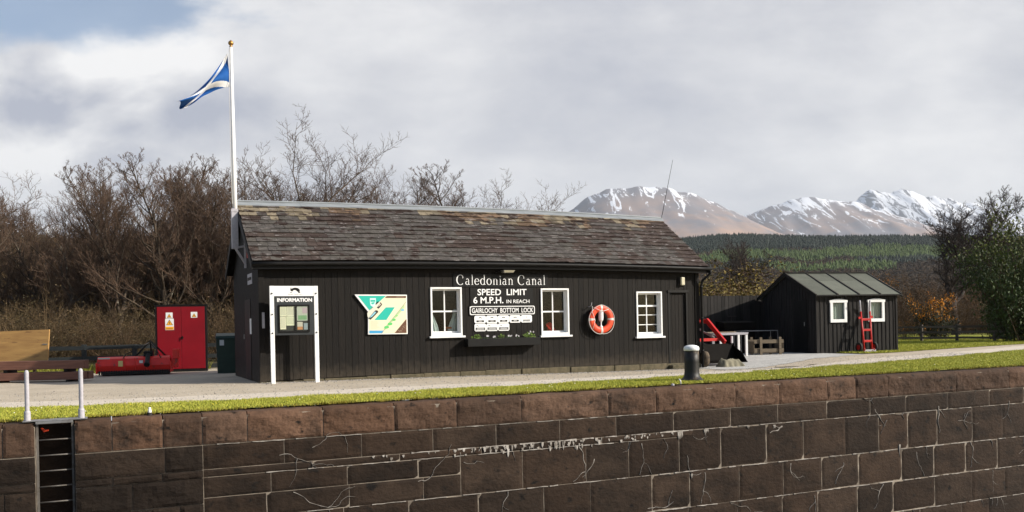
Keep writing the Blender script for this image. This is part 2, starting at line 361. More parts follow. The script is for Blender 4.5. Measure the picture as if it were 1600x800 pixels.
def build_ground():
    # one sheet to the horizon, open over the lock
    xs = list(np.unique(np.concatenate([np.array([-16000, -6000, -2000, -600, -200, -80, -40]), np.arange(-20, 50.1, 1.0), np.array([80, 200, 600, 2000, 6000, 16000])])))
    ys = [14.14, 15, 16, 17, 18, 19, 20, 21, 22, 23, 24, 25, 26, 27, 28, 30, 34, 40, 60, 120, 300, 900, 3000, 20000]
    V = [(x, y, gz(x, y)) for x in xs for y in ys]; n = len(ys)
    F = [(i*n+j, (i+1)*n+j, (i+1)*n+j+1, i*n+j+1) for i in range(len(xs)-1) for j in range(n-1)]
    S(fast_mesh('ground', V, F, 'earth'))
    # gravel yard and path: from the grass to behind the hut
    S(strip('gravel_yard', xsd, lambda x: grass_far(x)-.35, lambda x: min(31.5 if x < 4 else 27.7, path_far(x)+0.0) if x < 22 else path_far(x), 'gravel', .006, 14, .12, 3))
    S(strip('path', xsd, lambda x: grass_far(x)-.3, lambda x: grass_far(x)+1.45+.3*math.sin(x*.4)*.3, 'track', .012, 5, .2, 5))
    S(strip('chipping_yard', list(np.arange(15.5, 23.6, .25)), lambda x: 19.6+max(0, x-16)*.36, lambda x: 27.9, 'chip', .016, 10, .25, 8))
    S(strip('lawn_strip', xsd, lambda x: 14.10, grass_far, 'turf', .014, 8, .10, 11))
    S(strip('lawn_beyond', list(np.arange(24, 60, .3)), lambda x: path_far(x)-.05, lambda x: path_far(x)+2.2+(x-24)*.5, 'turf', .022, 8, .15, 12))
    # grass blades
    rg = np.random.default_rng(4)
    def blades(n, fx, hmin, hmax, w):
        P = fx(n); n = len(P); ang = rg.uniform(0, 6.28, n); h = rg.uniform(hmin, hmax, n); tilt = rg.normal(0, .5, (n, 2))
        dx = np.cos(ang)*w; dy = np.sin(ang)*w
        V = np.empty((n, 3, 3)); V[:, 0] = P+np.c_[-dx, -dy, 0*dx]; V[:, 1] = P+np.c_[dx, dy, 0*dx]; V[:, 2] = P+np.c_[tilt[:, 0]*h, tilt[:, 1]*h, h]
        big = np.array([noise.noise((p[0]*.9, p[1]*1.6, 0)) for p in P[::40]]); big = np.repeat(big, 40)[:n]
        t = np.clip(rg.uniform(0, 1, n)*.7+big*.5+.15, 0, 1)[:, None]
        c = (1-t)*np.array([.24, .285, .032])+t*np.array([.45, .41, .070]); c *= rg.uniform(.75, 1.15, (n, 1))
        return V.reshape(-1, 3), np.arange(3*n).reshape(-1, 3), c
    gxs = np.arange(-40, 60, .1); gfar = np.array([grass_far(x) for x in gxs]); pfar = np.array([path_far(x) for x in gxs])
    def fx(n):
        x = np.sort(rg.uniform(-6, 34, n)); f = np.interp(x, gxs, gfar)
        lo = 14.06+.05*np.sin(x*3.1)+.04*np.sin(x*7.7); wob = .12*np.sin(x*2.3)+.08*np.sin(x*5.9)+rg.normal(0, .05, n)
        y = lo+(f+wob-lo)*rg.uniform(0, 1, n)
        return np.c_[x, y, np.full(n, .02)]
    M['blade'] = mat('grass_blade', (1, 1, 1), None, rough=.75, attr=True, spec=.2)
    V, F, c = blades(170000, fx, .012, .034, .006)
    tag(fast_mesh('grass', V, F, 'blade', c), kind='stuff')
    def fx2(n):
        x = rg.uniform(24, 50, n); a = np.interp(x, gxs, pfar); y = a+(2.2+(x-24)*.5)*rg.uniform(0, 1, n)
        return np.c_[x, y, np.full(n, .02)]
    def fx4(n):      # tufts and dead grass hanging over the back of the coping
        k = rg.uniform(-6, 30, 260); x = rg.choice(k, n)+rg.normal(0, .07, n); return np.c_[x, 14.05+rg.normal(0, .03, n)-.03*np.sin(x*5), np.full(n, .008)]
    V, F, c = blades(9000, fx4, .02, .06, .006)
    tag(fast_mesh('grass', V, F, 'blade', c*rg.uniform(.45, .9, (len(c), 1))*np.array([[1, .85, .8]])), kind='stuff')
    V, F, c = blades(50000, fx2, .03, .07, .01)
    tag(fast_mesh('grass', V, F, 'blade', c), kind='stuff')
    # rough growth along the far fences
    def fx3(n):
        x = rg.uniform(-6, 3.2, n); y = 31.3+rg.normal(0, .4, n); return np.c_[x, y, np.zeros(n)]
    V, F, c = blades(6000, fx3, .1, .35, .012)
    tag(fast_mesh('grass', V, F, 'blade', c*.6), kind='stuff')
    # loose stones on path and along the plinth
    n = 9000; x = rg.uniform(-4, 26, n); f = np.interp(x, gxs, gfar); y = f+rg.uniform(0, 1, n)**1.5*(21.1-f); k = 3500
    x[:k] = rg.uniform(3.3, 15.8, k); y[:k] = 21.05-np.abs(rg.normal(0, .22, k))
    keep = (y < 21.1) | (x < 3.1) | (x > 16); x = x[keep]; y = y[keep]; n = len(x)
    s = rg.uniform(.006, .018, n); z = np.array([gz(a, b) for a, b in zip(x, y)])+.012
    P = np.c_[x, y, z]; D = np.array([(1, 0, 0), (-.5, .87, 0), (-.5, -.87, 0), (0, 0, 1.0)])
    V = (P[:, None, :]+D[None]*s[:, None, None]*rg.uniform(.6, 1.4, (n, 4, 1))).reshape(-1, 3)
    F = (np.array([(0, 1, 3), (1, 2, 3), (2, 0, 3)])[None]+4*np.arange(n)[:, None, None]).reshape(-1, 3)
    g = rg.uniform(.12, .5, (n, 1)); c = np.repeat(np.c_[g, g*.93, g*.83], 3, axis=0)
    tag(fast_mesh('gravel', V, F, 'blade', c), kind='stuff')
    # daisies
    mb = MB()
    for i in range(70):
        x = rnd.uniform(-2, 26); y = rnd.uniform(14.5, grass_far(x)-.2); z = .05; r = rnd.uniform(.008, .016)
        cc = (.8, .8, .75) if rnd.random() < .7 else (.7, .55, .03)
        mb.lathe(x, y, [(r*.3, z), (r, z+.006), (r*.5, z+.012)], 6, cc)
    tag(mb.build('daisies', 'print', fixn=False), kind='stuff')
build_ground()

# ------------------------------------------------------------------ lock wall
def stone_mat(name, c1, c2, c3, eff):
    m = mat(name, c1, c2, 1.6, 9, .88, 1.0, 12, (1, 1, 1.5), True, spec=.2, spots=(c3, 1.5, .50, .22, (1, 1, 1.5)), spots2=((.007, .0055, .0045), 4.5, .60, .09, (1, 1, 1.4)))
    nt = m.node_tree; N = nt.nodes; L = nt.links; b = N['Principled BSDF']
    src = b.inputs['Base Color'].links[0].from_socket
    tc = N.new('ShaderNodeTexCoord'); sp = N.new('ShaderNodeSeparateXYZ'); L.new(tc.outputs['Object'], sp.inputs[0])
    def mth(op, a, b2=None):
        x = N.new('ShaderNodeMath'); x.operation = op
        for i, v in enumerate((a, b2)):
            if v is None: continue
            if isinstance(v, (int, float)): x.inputs[i].default_value = v
            else: L.new(v, x.inputs[i])
        return x.outputs[0]
    mp = N.new('ShaderNodeMapping'); mp.inputs['Scale'].default_value = (3.2, 1, 1.1); L.new(tc.outputs['Object'], mp.inputs[0])
    t = N.new('ShaderNodeTexNoise'); t.inputs['Scale'].default_value = 2.2; t.inputs['Detail'].default_value = 9; t.inputs['Roughness'].default_value = .66; L.new(mp.outputs[0], t.inputs[0])
    # lime weeping out below the second bed joint, strongest in the middle of the wall
    zz = mth('POWER', 2.718, mth('MULTIPLY', mth('POWER', mth('DIVIDE', mth('ADD', sp.outputs[2], .86), .07), 2), -1))
    xx = mth('POWER', 2.718, mth('MULTIPLY', mth('POWER', mth('DIVIDE', mth('SUBTRACT', sp.outputs[0], 6.6), 2.6), 2), -1))
    f = mth('MULTIPLY', mth('MULTIPLY', zz, xx), eff)
    f = mth('ADD', mth('MULTIPLY', f, .30), t.outputs[0])
    mr = N.new('ShaderNodeMapRange'); mr.inputs[1].default_value = .74; mr.inputs[2].default_value = .86; L.new(f, mr.inputs[0])
    x = N.new('ShaderNodeMix'); x.data_type = 'RGBA'; L.new(mr.outputs[0], x.inputs[0]); L.new(src, x.inputs[6]); x.inputs[7].default_value = (.36, .33, .30, 1)
    L.new(x.outputs[2], b.inputs['Base Color'])
    return m
M['coping'] = stone_mat('coping_stone', (.060, .033, .020), (.120, .068, .043), (.026, .017, .012), 0)
M['ashlar'] = stone_mat('ashlar_stone', (.019, .0112, .0070), (.040, .0245, .0155), (.0100, .0066, .0045), 1.0)
M['mortar'] = mat('mortar', (.34, .29, .23), (.05, .037, .028), 2.2, 8, .95, .3, 40, (1, 1, 2))

def block(mb, x0, x1, z0, z1, y, depth, amp, nx, nz_, c, round_top=0, freq=3.0, seed=0):
    """one dressed block: front face subdivided and roughened, edges rounded back"""
    b = len(mb.v)
    for j in range(nz_+1):
        for i in range(nx+1):
            u = i/nx; w = j/nz_; x = x0+(x1-x0)*u; z = z0+(z1-z0)*w
            e = min(u*(x1-x0), (1-u)*(x1-x0), w*(z1-z0), (1-w)*(z1-z0))
            d = noise.fractal((x*freq, seed*3.1, z*freq*1.3), 1, 2, 4)*amp+noise.fractal((x*14, seed, z*14), 1, 2, 2)*amp*.35
            off = max(0, 1-e/.03)**2*.012
            yy = y-d*min(1, e/.04+.2)+off
            if round_top and w > .7: yy += ((w-.7)/.3)**2*round_top; z -= ((w-.7)/.3)**2*.012*(1+noise.noise((x*4, 1, 0)))
            mb.v.append((x, yy, z))
    n = nx+1
    for j in range(nz_):
        for i in range(nx): mb.f.append((b+j*n+i, b+j*n+i+1, b+(j+1)*n+i+1, b+(j+1)*n+i)); mb.c.append(c)
    # sides, top, bottom
    t = len(mb.v)
    ring = [b+i for i in range(n)]+[b+j*n+nx for j in range(1, nz_+1)]+[b+nz_*n+i for i in range(nx-1, -1, -1)]+[b+j*n for j in range(nz_-1, 0, -1)]
    for r in ring: mb.v.append((mb.v[r][0], y+depth, mb.v[r][2]))
    k = len(ring)
    for i in range(k): mb.f.append((ring[(i+1) % k], ring[i], t+i, t+(i+1) % k)); mb.c.append(c)

LX0, LX1 = -.87, -.385      # ladder recess
def build_wall():
    root = empty('lock_wall', (0, YC, -5.8), 'long brown masonry lock wall with heavy coping stones, white veins and lime stains', 'canal wall')
    ORG[root.name] = Vector((0, YC, -5.8))
    rs = random.Random(3)
    joints = [-1.26+.0, LX0, LX1, .09, .76, 1.3, 1.94, 3.08, 4.23, 5.3, 6.49, 8.22, 9.24, 11.07, 12.15, 13.41, 14.18, 15.1, 17.17, 18.92, 19.84]
    x = -1.26
    while x > -14: x -= rs.uniform(.8, 1.5); joints.insert(0, x)
    x = 19.84
    while x < 46: x += rs.uniform(.8, 1.7); joints.append(x)
    cop = MB()
    for i in range(len(joints)-1):
        a, b = joints[i], joints[i+1]
        if abs(a-LX0) < .01: continue
        t = rs.uniform(.62, 1.18); gr = rs.uniform(-.06, .12); c = (t, t*(1+gr*.5), t*(1+gr))
        zt = rs.uniform(-.002, .010)
        nx = max(10, int((b-a)*26)) if -3 < a < 24 else 6
        block(cop, a+.007, b-.007, -.455, zt, YC-.012, .60, .022, nx, 12, c, .05, 3.2, i)
    cop.build('coping', 'coping', root, fixn=False)
    co2 = MB(); b2 = MB(); mo = MB()
    zs = [-.468, -.83, -.945, -1.27, -1.60, -1.93, -2.27, -2.62, -2.97, -3.32, -3.68, -4.05, -4.6, -5.2, -5.8]
    zs = [-.468, -.83, -.945, -1.60, -2.27, -2.93, -3.60, -4.3, -5.0, -5.8]
    for k in range(len(zs)-1):
        z1, z0 = zs[k], zs[k+1]; thin = (z1-z0) < .15
        for seg in ((-14, LX0), (LX1, 1.3), (1.3, 46)):
            small = seg[0] < 1.3
            x = seg[0]
            rows = [(z0, z1)]
            if small and not thin and z1-z0 > .5:
                zm = z0+(z1-z0)*rs.uniform(.4, .6); rows = [(z0, zm), (zm, z1)]
            spans = [(seg[0], seg[1], ra, rb) for ra, rb in rows]
            if seg[0] == 1.3 and abs(z1+.945) < .01: spans = [(1.3, 5.35, z0, -1.25), (1.3, 5.35, -1.25, z1), (5.35, 46, z0, z1)]
            for (sa, sb_, ra, rb) in spans:
                x = sa
                while x < sb_-.01:
                    w = rs.uniform(.35, .75) if small and seg[1]-seg[0] < 3 else rs.uniform(.85, 1.3) if not thin else rs.uniform(1.0, 2.2)
                    if z1 > -.9 and not thin: w = rs.uniform(1.0, 1.35)
                    xe = x+w
                    if sb_-xe < .3: xe = sb_
                    # right of the middle the thin course runs out and merges into the tall one
                    za, zb = ra, rb
                    if x > 9.0 and abs(z1+.83) < .01: x = xe; continue
                    if x > 9.0 and abs(z1+.945) < .01: zb = -.83; 
                    if x > 9.0 and abs(z1+.945) < .01:
                        pass
                    t = rs.uniform(.62, 1.42); gr = rs.uniform(-.05, .15); c = (t, t*(1+gr*.5), t*(1+gr))
                    if small: c = (t*.62, t*.66, t*.70)
                    vis = -3 < x < 24 and ra > -4.3
                    g = .0042 if not small else .006
                    block(b2, x+g, xe-g, za+g, zb-g, YC+(rs.uniform(-.030, -.012) if small else rs.uniform(-.003, .003)), .3, .022 if small else .005, max(6, int((xe-x)*(16 if vis else 4))), 8 if vis and not thin else 4, c, 0, 2.6, k*50+len(b2.f) % 97)
                    x = xe
    b2.build('masonry', 'ashlar', root, fixn=False)
    for a, b in ((-14, LX0), (LX1, 46)): mo.box(a, YC+.013, -5.8, b, YC+.35, -.06)
    mo.build('mortar_joint', 'mortar', root, fixn=True)
    rc = MB(); rc.box(LX0-.3, YC+.40, -5.8, LX1+.3, YC+.52, -.03)
    rc.box(LX0-.04, YC+.30, -5.8, LX0, YC+.40, -.03); rc.box(LX1, YC+.30, -5.8, LX1+.04, YC+.40, -.03)
    rc.build('recess_back', 'ashlar', root)
    # calcite veins and drips
    ve = MB()
    def ribbon(pts, ws, y=YC-.0065):
        n = len(pts)
        for i in range(n-1):
            (xa, za), (xb, zb) = pts[i], pts[i+1]; dx, dz = xb-xa, zb-za; l = math.hypot(dx, dz) or 1; nx_, nz_ = -dz/l, dx/l; w0, w1 = ws[i]/2, ws[i+1]/2
            p = [(xa-nx_*w0, za-nz_*w0), (xb-nx_*w1, zb-nz_*w1), (xb+nx_*w1, zb+nz_*w1), (xa+nx_*w0, za+nz_*w0)]
            yy = y-rs.uniform(0, .0015)
            ve.hexa([(p[0][0], yy, p[0][1]), (p[1][0], yy, p[1][1]), (p[1][0], yy+.02, p[1][1]), (p[0][0], yy+.02, p[0][1]),
                     (p[3][0], yy, p[3][1]), (p[2][0], yy, p[2][1]), (p[2][0], yy+.02, p[2][1]), (p[3][0], yy+.02, p[3][1])])
    def vein(x, z, ang, L, w, fork=True):
        pts = [(x, z)]; ws = [w]
        n = max(4, int(L/.06)); a = ang
        for i in range(n):
            a += rs.gauss(0, .42); a += (ang-a)*.15; x += math.cos(a)*L/n; z += math.sin(a)*L/n; pts.append((x, z)); ws.append(w*.75*(1-.75*i/n)*rs.uniform(.4, 1.4))
        ribbon(pts, ws)
        if fork and rs.random() < .75:
            k = rs.randint(1, n-1); vein(pts[k][0], pts[k][1], ang+rs.choice((-1, 1))*rs.uniform(.6, 1.3), L*.5, w*.6, False)
    for x, z, a, L, w in ((2.4, -.70, -.1, .9, .007), (2.9, -.62, .25, .8, .006), (2.6, -1.28, .1, 1.1, .008), (4.6, -1.3, .3, .9, .007), (7.6, -.97, -1.6, .6, .016), (7.9, -1.2, -2.1, .4, .012),
                          (8.9, -1.0, -1.4, .6, .008), (9.9, -1.3, -1.0, .6, .006), (12.2, -.9, -2.2, .35, .028), (14.7, -.7, -.6, .5, .010), (16.6, -.75, -1.9, .6, .016), (17.2, -1.1, -.4, .7, .009),
                          (18.9, -.75, -1.7, .5, .008), (20.3, -1.2, -.3, .8, .010), (20.8, -.75, -.3, .5, .020), (10.3, -1.65, -1.6, .6, .009), (12.4, -1.65, -1.3, .6, .012), (9.0, -2.2, .9, .6, .008),
                          (13.8, -1.75, -1.9, .5, .008), (15.9, -1.7, -1.2, .6, .008), (17.6, -1.62, -1.6, .6, .013), (19.4, -1.62, -1.8, .6, .010), (21.0, -1.2, -1.4, .5, .008), (14.9, -2.3, -2.3, .6, .012),
                          (10.9, -2.3, -.4, .7, .006), (13.0, -2.35, -1.5, .5, .008), (18.3, -2.3, -1.4, .5, .007), (6.2, -1.62, -1.5, .4, .007), (5.4, -1.05, -.8, .4, .006)):
        vein(x, z, a, L, w)
    for i in range(26):
        vein(rs.uniform(2, 21), rs.choice((-.47, -.83, -.95, -1.6, -2.27, -2.93)), rs.uniform(-2.6, -.5), rs.uniform(.10, .45), rs.uniform(.002, .005))
    for x, z, L, w in ((9.75, -.84, .20, .10), (10.35, -.84, .14, .09), (15.4, -1.50, .32, .035), (20.2, -1.62, .25, .03), (10.0, -1.65, .12, .035), (6.9, -2.28, .15, .12), (12.0, -.86, .10, .05), (19.5, -1.7, .3, .03), (11.35, -.84, .08, .05)):
        for q in range(7):
            xx = x+(q-3)*w/6; l = L*rs.uniform(.35, 1)*(1-abs(q-3)*.12)
            ribbon([(xx, z), (xx+rs.uniform(-.006, .006), z-l*.5), (xx, z-l)], [w*.14, w*.12, w*.02])
    # lime crust weeping below the second bed
    for i in range(120):
        x = rs.gauss(7.0, 1.5)
        if not 3.5 < x < 9.6: continue
        z = -.84-rs.random()**2*.11; l = rs.uniform(.01, .06)*(1.6 if abs(x-7.2) < 1.0 else .8); w = rs.uniform(.008, .05)
        ribbon([(x, z+.012), (x+rs.uniform(-.01, .01), z-l*.5), (x+rs.uniform(-.01, .01), z-l)], [w, w*rs.uniform(.5, 1), w*.15], YC-.008)
    # irregular mortar build-up along the bed joints
    for z, xa, xb, w in ((-.468, 1.5, 9, .010), (-.83, 4.5, 9.4, .020), (-.83, 9.4, 22, .009), (-.945, 2.2, 9, .010), (-1.60, 2.2, 7, .009), (-1.60, 7, 24, .012), (-2.27, 4.5, 24, .013), (-2.93, 9, 26, .013)):
        x = xa
        while x < xb:
            n = rs.randint(3, 9); pts = [(x+i*.08, z+rs.uniform(-.004, .004)) for i in range(n)]
            ribbon(pts, [w*rs.uniform(.2, 1.5) for _ in pts], YC-.0045); x += n*.08+rs.uniform(0, .25)
    ve.build('lime_vein', 'lime', root, fixn=False)
build_wall()

# near side of the lock and the water far below
def build_near():
    nb = MB(); nb.box(-14, -6, -5.8, 46, 1.2-.15, -.02); o = nb.build('quay', 'coping'); S(o)
    wa = MB(); wa.face([(-14, 1.05, -5.0), (46, 1.05, -5.0), (46, YC+.4, -5.0), (-14, YC+.4, -5.0)])
    M['water'] = mat('water', (.010, .012, .010), (.015, .016, .012), 1, rough=.08, bump=.15, bscale=2, spec=.5)
    S(wa.build('water', 'water'))
build_near()

# ------------------------------------------------------------------ the lock keeper's hut
HX0, HX1, HY, HW = 3.30, 15.82, 21.20, 4.2
def bow(x): t = (x-HX0)/(HX1-HX0); return 4*t*(1-t)
WINS = {'a': (7.53, .99, 8.38, 2.23), 'b': (10.65, .94, 11.50, 2.20), 'c': (13.66, .84, 14.52, 2.11)}
DOOR = (14.76, .02, 15.40, 2.10)
def board_wall(mb, x0, x1, zb, zt, y, holes, pitch, groove, rs, depth=.05):
    """vertical boards along x with sunk joints, cut round the openings"""
    br = [x0]; x = x0
    while x < x1-pitch*1.3: x += pitch; br.append(x)
    br.append(x1)
    for h in holes: br += [h[0], h[2]]
    br = sorted(set(round(b, 4) for b in br)); br = [b for i, b in enumerate(br) if i == 0 or b-br[i-1] > .012]
    for a, b in zip(br[:-1], br[1:]):
        m = (a+b)/2; hs = [h for h in holes if h[0]-.001 < m < h[2]+.001]
        segs = []; z = zb(m)
        for h in hs: segs.append((z, h[1])); z = h[3]
        segs.append((z, zt(m)))
        t = rs.uniform(.72, 1.3); c = (t, t, t*rs.uniform(.94, 1.03)); dy = rs.uniform(-.002, .002)
        for z0, z1 in segs:
            if z1-z0 < .01: continue
            mb.box(a+groove, y+dy, z0, b-groove, y+depth, z1, c)
            mb.box(a-groove, y+.010, z0, a+groove, y+depth, z1, (.35, .35, .35))

def window(root, x0, z0, x1, z1, kind):
    """white box window: casing, deep jambs, sash bars, pane, sill"""
    fr = MB(); y = HY
    c = .045
    fr.box(x0, y-.035, z0, x0+c, y+.005, z1); fr.box(x1-c, y-.035, z0, x1, y+.005, z1)
    fr.box(x0+c, y-.035, z1-c, x1-c, y+.005, z1); fr.box(x0+c, y-.035, z0, x1-c, y+.005, z0+c+.02)
    for a, b in ((x0+.012, x0+.040), (x1-.040, x1-.012)): fr.box(a, y+.005, z0+.01, b, y+.16, z1-.01)
    fr.box(x0+.04, y+.005, z1-.04, x1-.04, y+.16, z1-.012); fr.box(x0+.04, y+.005, z0+.012, x1-.04, y+.16, z0+.055)
    f = fr.build('window', 'white', root, bevel=.004)
    sb = MB(); ix0, ix1, iz0, iz1 = x0+.04, x1-.04, z0+.055, z1-.04; ys, ye = y+.115, y+.15
    w = .042
    sb.box(ix0, ys, iz0, ix0+w, ye, iz1); sb.box(ix1-w, ys, iz0, ix1, ye, iz1); sb.box(ix0+w, ys, iz1-w, ix1-w, ye, iz1); sb.box(ix0+w, ys, iz0, ix1-w, ye, iz0+w+.02)
    xm = (ix0+ix1)/2; H = iz1-iz0
    if kind == 'c':
        zr = iz0+H*.69; sb.box(ix0+w, ys-.004, zr-.025, ix1-w, ye, zr+.025)
        for q in (.235, .47): sb.box(ix0+w, ys+.004, iz0+H*q-.011, ix1-w, ye-.004, iz0+H*q+.011)
        sb.box(xm-.014, ys+.002, iz0+w+.02, xm+.014, ye-.002, zr-.025); sb.box(xm-.014, ys+.002, zr+.025, xm+.014, ye-.002, iz1-w)
    else:
        zr = iz0+H*.50; sb.box(ix0+w, ys-.004, zr-.02, ix1-w, ye, zr+.02)
        sb.box(xm-.016, ys+.002, iz0+w+.02, xm+.016, ye-.002, zr-.02); sb.box(xm-.016, ys+.002, zr+.02, xm+.016, ye-.002, iz1-w)
    sb.build('sash', 'white', f, bevel=.003)
    pn = MB(); pn.box(ix0+.01, y+.128, iz0+.01, ix1-.01, y+.133, iz1-.01); pn.build('pane', 'glass', f)
    sl = MB(); sl.box(x0-.05, y-.09, z0-.05, x1+.06, y-.003, z0-.002); sl.box(x0, y-.035, z0-.10, x1, y-.003, z0-.052) if False else None
    sl.build('sill', 'white', f, bevel=.006)

def build_hut():
    rs = random.Random(21)
    root = empty('canal_hut', (HX0, HY, 0), 'long black weatherboarded lock hut with mossy slate roof and white sash windows', 'hut')
    zt = lambda x: 2.80+.055*bow(x)
    zb = lambda x: .03+.05*bow(x)
    w = MB(); board_wall(w, HX0+.14, HX1-.14, zb, zt, HY, list(WINS.values())+[DOOR], .158, .004, rs)
    w.build('front_wall', 'tarwood', root)
    cb = MB(); cb.box(HX0, HY-.03, .0, HX0+.14, HY+.08, 2.8); cb.box(HX1-.14, HY-.03, -.02, HX1, HY+.08, 2.8); cb.box(HX0+.142, HY-.018, 2.62, HX1-.142, HY-.002, 2.78)
    cb.build('corner_board', 'tarwood', root, bevel=.005)
    # gables: vertical boards up to the rake
    for side, xg, name in ((-1, HX0, 'gable_wall'), (1, HX1, 'gable_wall')):
        g = MB(); y = HY+.08; ye = HY+HW
        while y < ye-.01:
            y2 = min(y+.158, ye); zf = lambda yy: 2.78+1.62*(1-abs(yy-(HY+HW/2))/(HW/2))
            t = rs.uniform(.7, 1.3); d = .05
            xa, xb = (xg, xg+d) if side < 0 else (xg-d, xg)
            ya, yb = y+.004, y2-.004
            g.hexa([(xa, ya, 0), (xb, ya, 0), (xb, yb, 0), (xa, yb, 0), (xa, ya, zf(ya)), (xb, ya, zf(ya)), (xb, yb, zf(yb)), (xa, yb, zf(yb))], (t, t, t))
            xi, xj = (xg+.012, xg+d) if side < 0 else (xg-d, xg-.012)
            g.box(xi, y2-.004, 0, xj, y2+.004, zf(y2)-.01, (.35, .35, .35)); y = y2
        g.build(name, 'tarwood', root)
    bk = MB(); bk.box(HX0+.05, HY+HW-.06, 0, HX1-.05, HY+HW, 2.78); bk.build('back_wall', 'tarwood', root)
    it = MB(); it.box(HX0+.06, HY+.25, .02, HX1-.06, HY+HW-.07, .06); it.box(HX0+.06, HY+.06, 2.74, HX1-.06, HY+HW-.07, 2.77)
    it.box(9.4, HY+.06, .06, 9.46, HY+HW-.07, 2.73); it.box(12.4, HY+.06, .06, 12.46, HY+HW-.07, 2.73)
    it.box(HX0+.06, HY+2.2, .06, HX1-.06, HY+2.26, 2.73)
    it.build('interior', 'interior', root)
    # stone plinth
    pl = MB(); x = HX0-.02
    while x < HX1+.02:
        x2 = min(HX1+.02, x+rs.uniform(.5, 1.1)); 
        pl.box(x, HY-.02-rs.uniform(0, .05), -.4, x2-.002, HY+.3, zb(min(max(x, HX0), HX1))-.005-rs.uniform(0, .012)); x = x2
    pl.box(HX0, HY+.3, -.4, HX0+.2, HY+HW, .0); pl.box(HX1-.2, HY+.3, -.4, HX1, HY+HW, .0)
    pl.build('plinth', 'plinth', root, bevel=.02)
    # roof: courses of slates on the front slope, one sheet behind
    g = .165; EV = Vector((0, HY-.28, 2.825)); RG = Vector((0, HY+HW/2, 4.47)); n = 13
    sl = MB(); x0r, x1r = HX0-g, HX1+g
    up = (RG-EV); nrm = Vector((0, -up.z, up.y)).normalized(); dn = up.normalized()
    for k in range(n):
        a = EV+up*(k/n)-dn*.012; b = EV+up*((k+1)/n)+dn*.05; x = x0r-(.15 if k % 2 else 0)-rs.uniform(0, .03)
        while x < x1r:
            w = rs.uniform(.19, .25); xa, xb = max(x, x0r), min(x+w-.004, x1r)
            if xb-xa > .02:
                sag = .06*bow((xa+xb)/2); sx = noise.noise((xa*.5, k*.4, 0))*.012
                t = rs.uniform(.82, 1.16); c = [t, t*rs.uniform(.97, 1.0), t*rs.uniform(.94, 1.0)]
                p = (k+1)/n
                if p > .70 and noise.noise((xa*.9, p*3, 4))+rs.uniform(-.22, .22) > (.22 if p < .80 else .05 if p < .9 else -.14): q = rs.uniform(1.5, 2.8); c = [t*q*1.10, t*q*1.0, t*q*.76]
                rt = max(0, (xa-12.5)/3.5)
                if noise.noise((xa*.6, k*.5, 7))+rs.uniform(-.2, .2) > .16-.5*rt: c = [c[0]*.74, c[1]*.60, c[2]*.56]
                lift = .012+rs.uniform(0, .010); slip = rs.uniform(-.012, .006)
                A0 = a+nrm*(.016+lift)+dn*slip; B0 = b+nrm*.003
                P = []
                for q, tt in ((A0, 0), (B0, 0)):
                    pass
                th = nrm*.014
                pts = [(xa, A0), (xb, A0), (xb, B0), (xa, B0)]
                P = [(px, (q-th).y, (q-th).z+sag+sx) for px, q in pts]+[(px, q.y, q.z+sag+sx) for px, q in pts]
                sl.hexa(P, tuple(c))
            x += w
    sl.build('roof', 'slate', root, fixn=False)
    rb = MB(); m = 24
    for i in range(m):
        xa = x0r+.01+(x1r-x0r-.02)*i/m; xb = x0r+.01+(x1r-x0r-.02)*(i+1)/m; sa, sb_ = .06*bow(xa), .06*bow(xb)
        e2 = Vector((0, HY+HW+.28, 2.825))
        for P, Q, o in ((EV, RG, -.012), (RG, e2, 0.0)):
            nn = Vector((0, -abs(nrm.y) if P is EV else abs(nrm.y), nrm.z))
            top = [(xa, (P+nn*o).y, (P+nn*o).z+sa), (xb, (P+nn*o).y, (P+nn*o).z+sb_), (xb, (Q+nn*o).y, (Q+nn*o).z+sb_-.01), (xa, (Q+nn*o).y, (Q+nn*o).z+sa-.01)]
            low = [(p[0], p[1], p[2]-.05) for p in top]
            rb.hexa(low+top)
    rb.build('roof_deck', 'interior', root)
    rd = MB()
    for i in range(8):
        xa = x0r-.02+(x1r-x0r+.04)*i/8; xb = x0r-.02+(x1r-x0r+.04)*(i+1)/8+.02; za = RG.z+.06*bow(xa); zb2 = RG.z+.06*bow(xb); lift = .004*(i % 2)
        for s in (-1, 1):
            y1 = RG.y+s*.15; dz = -.105
            P = [(xa, RG.y, za+.045+lift), (xb, RG.y, zb2+.045+lift), (xb, y1, zb2+.045+dz+lift), (xa, y1, za+.045+dz+lift)]
            rd.hexa([(p[0], p[1], p[2]-.012) for p in P]+P)
    rd.tube([(x0r-.02+(x1r-x0r+.04)*i/24, RG.y, RG.z+.055+.06*bow(x0r+(x1r-x0r)*i/24)) for i in range(25)], .028, 8)
    rd.build('ridge_capping', 'lead', root, fixn=True)
    # barge boards, fascia, gutter, down pipe
    for xg in (x0r-.005, x1r+.005):
        for s in (-1, 1):
            bb = MB()
            e = Vector((xg, HY+HW/2+s*(HW/2+.29), 2.80)); r = Vector((xg, HY+HW/2, 4.455))
            bb.hexa([tuple(q) for q in (e+Vector((-.015, 0, -.19)), e+Vector((.015, 0, -.19)), r+Vector((.015, 0, -.22)), r+Vector((-.015, 0, -.22)), e+Vector((-.015, 0, 0)), e+Vector((.015, 0, 0)), r+Vector((.015, 0, 0)), r+Vector((-.015, 0, 0)))])
            bb.build('barge_board', 'black', root)
    ft = MB(); N_ = 20
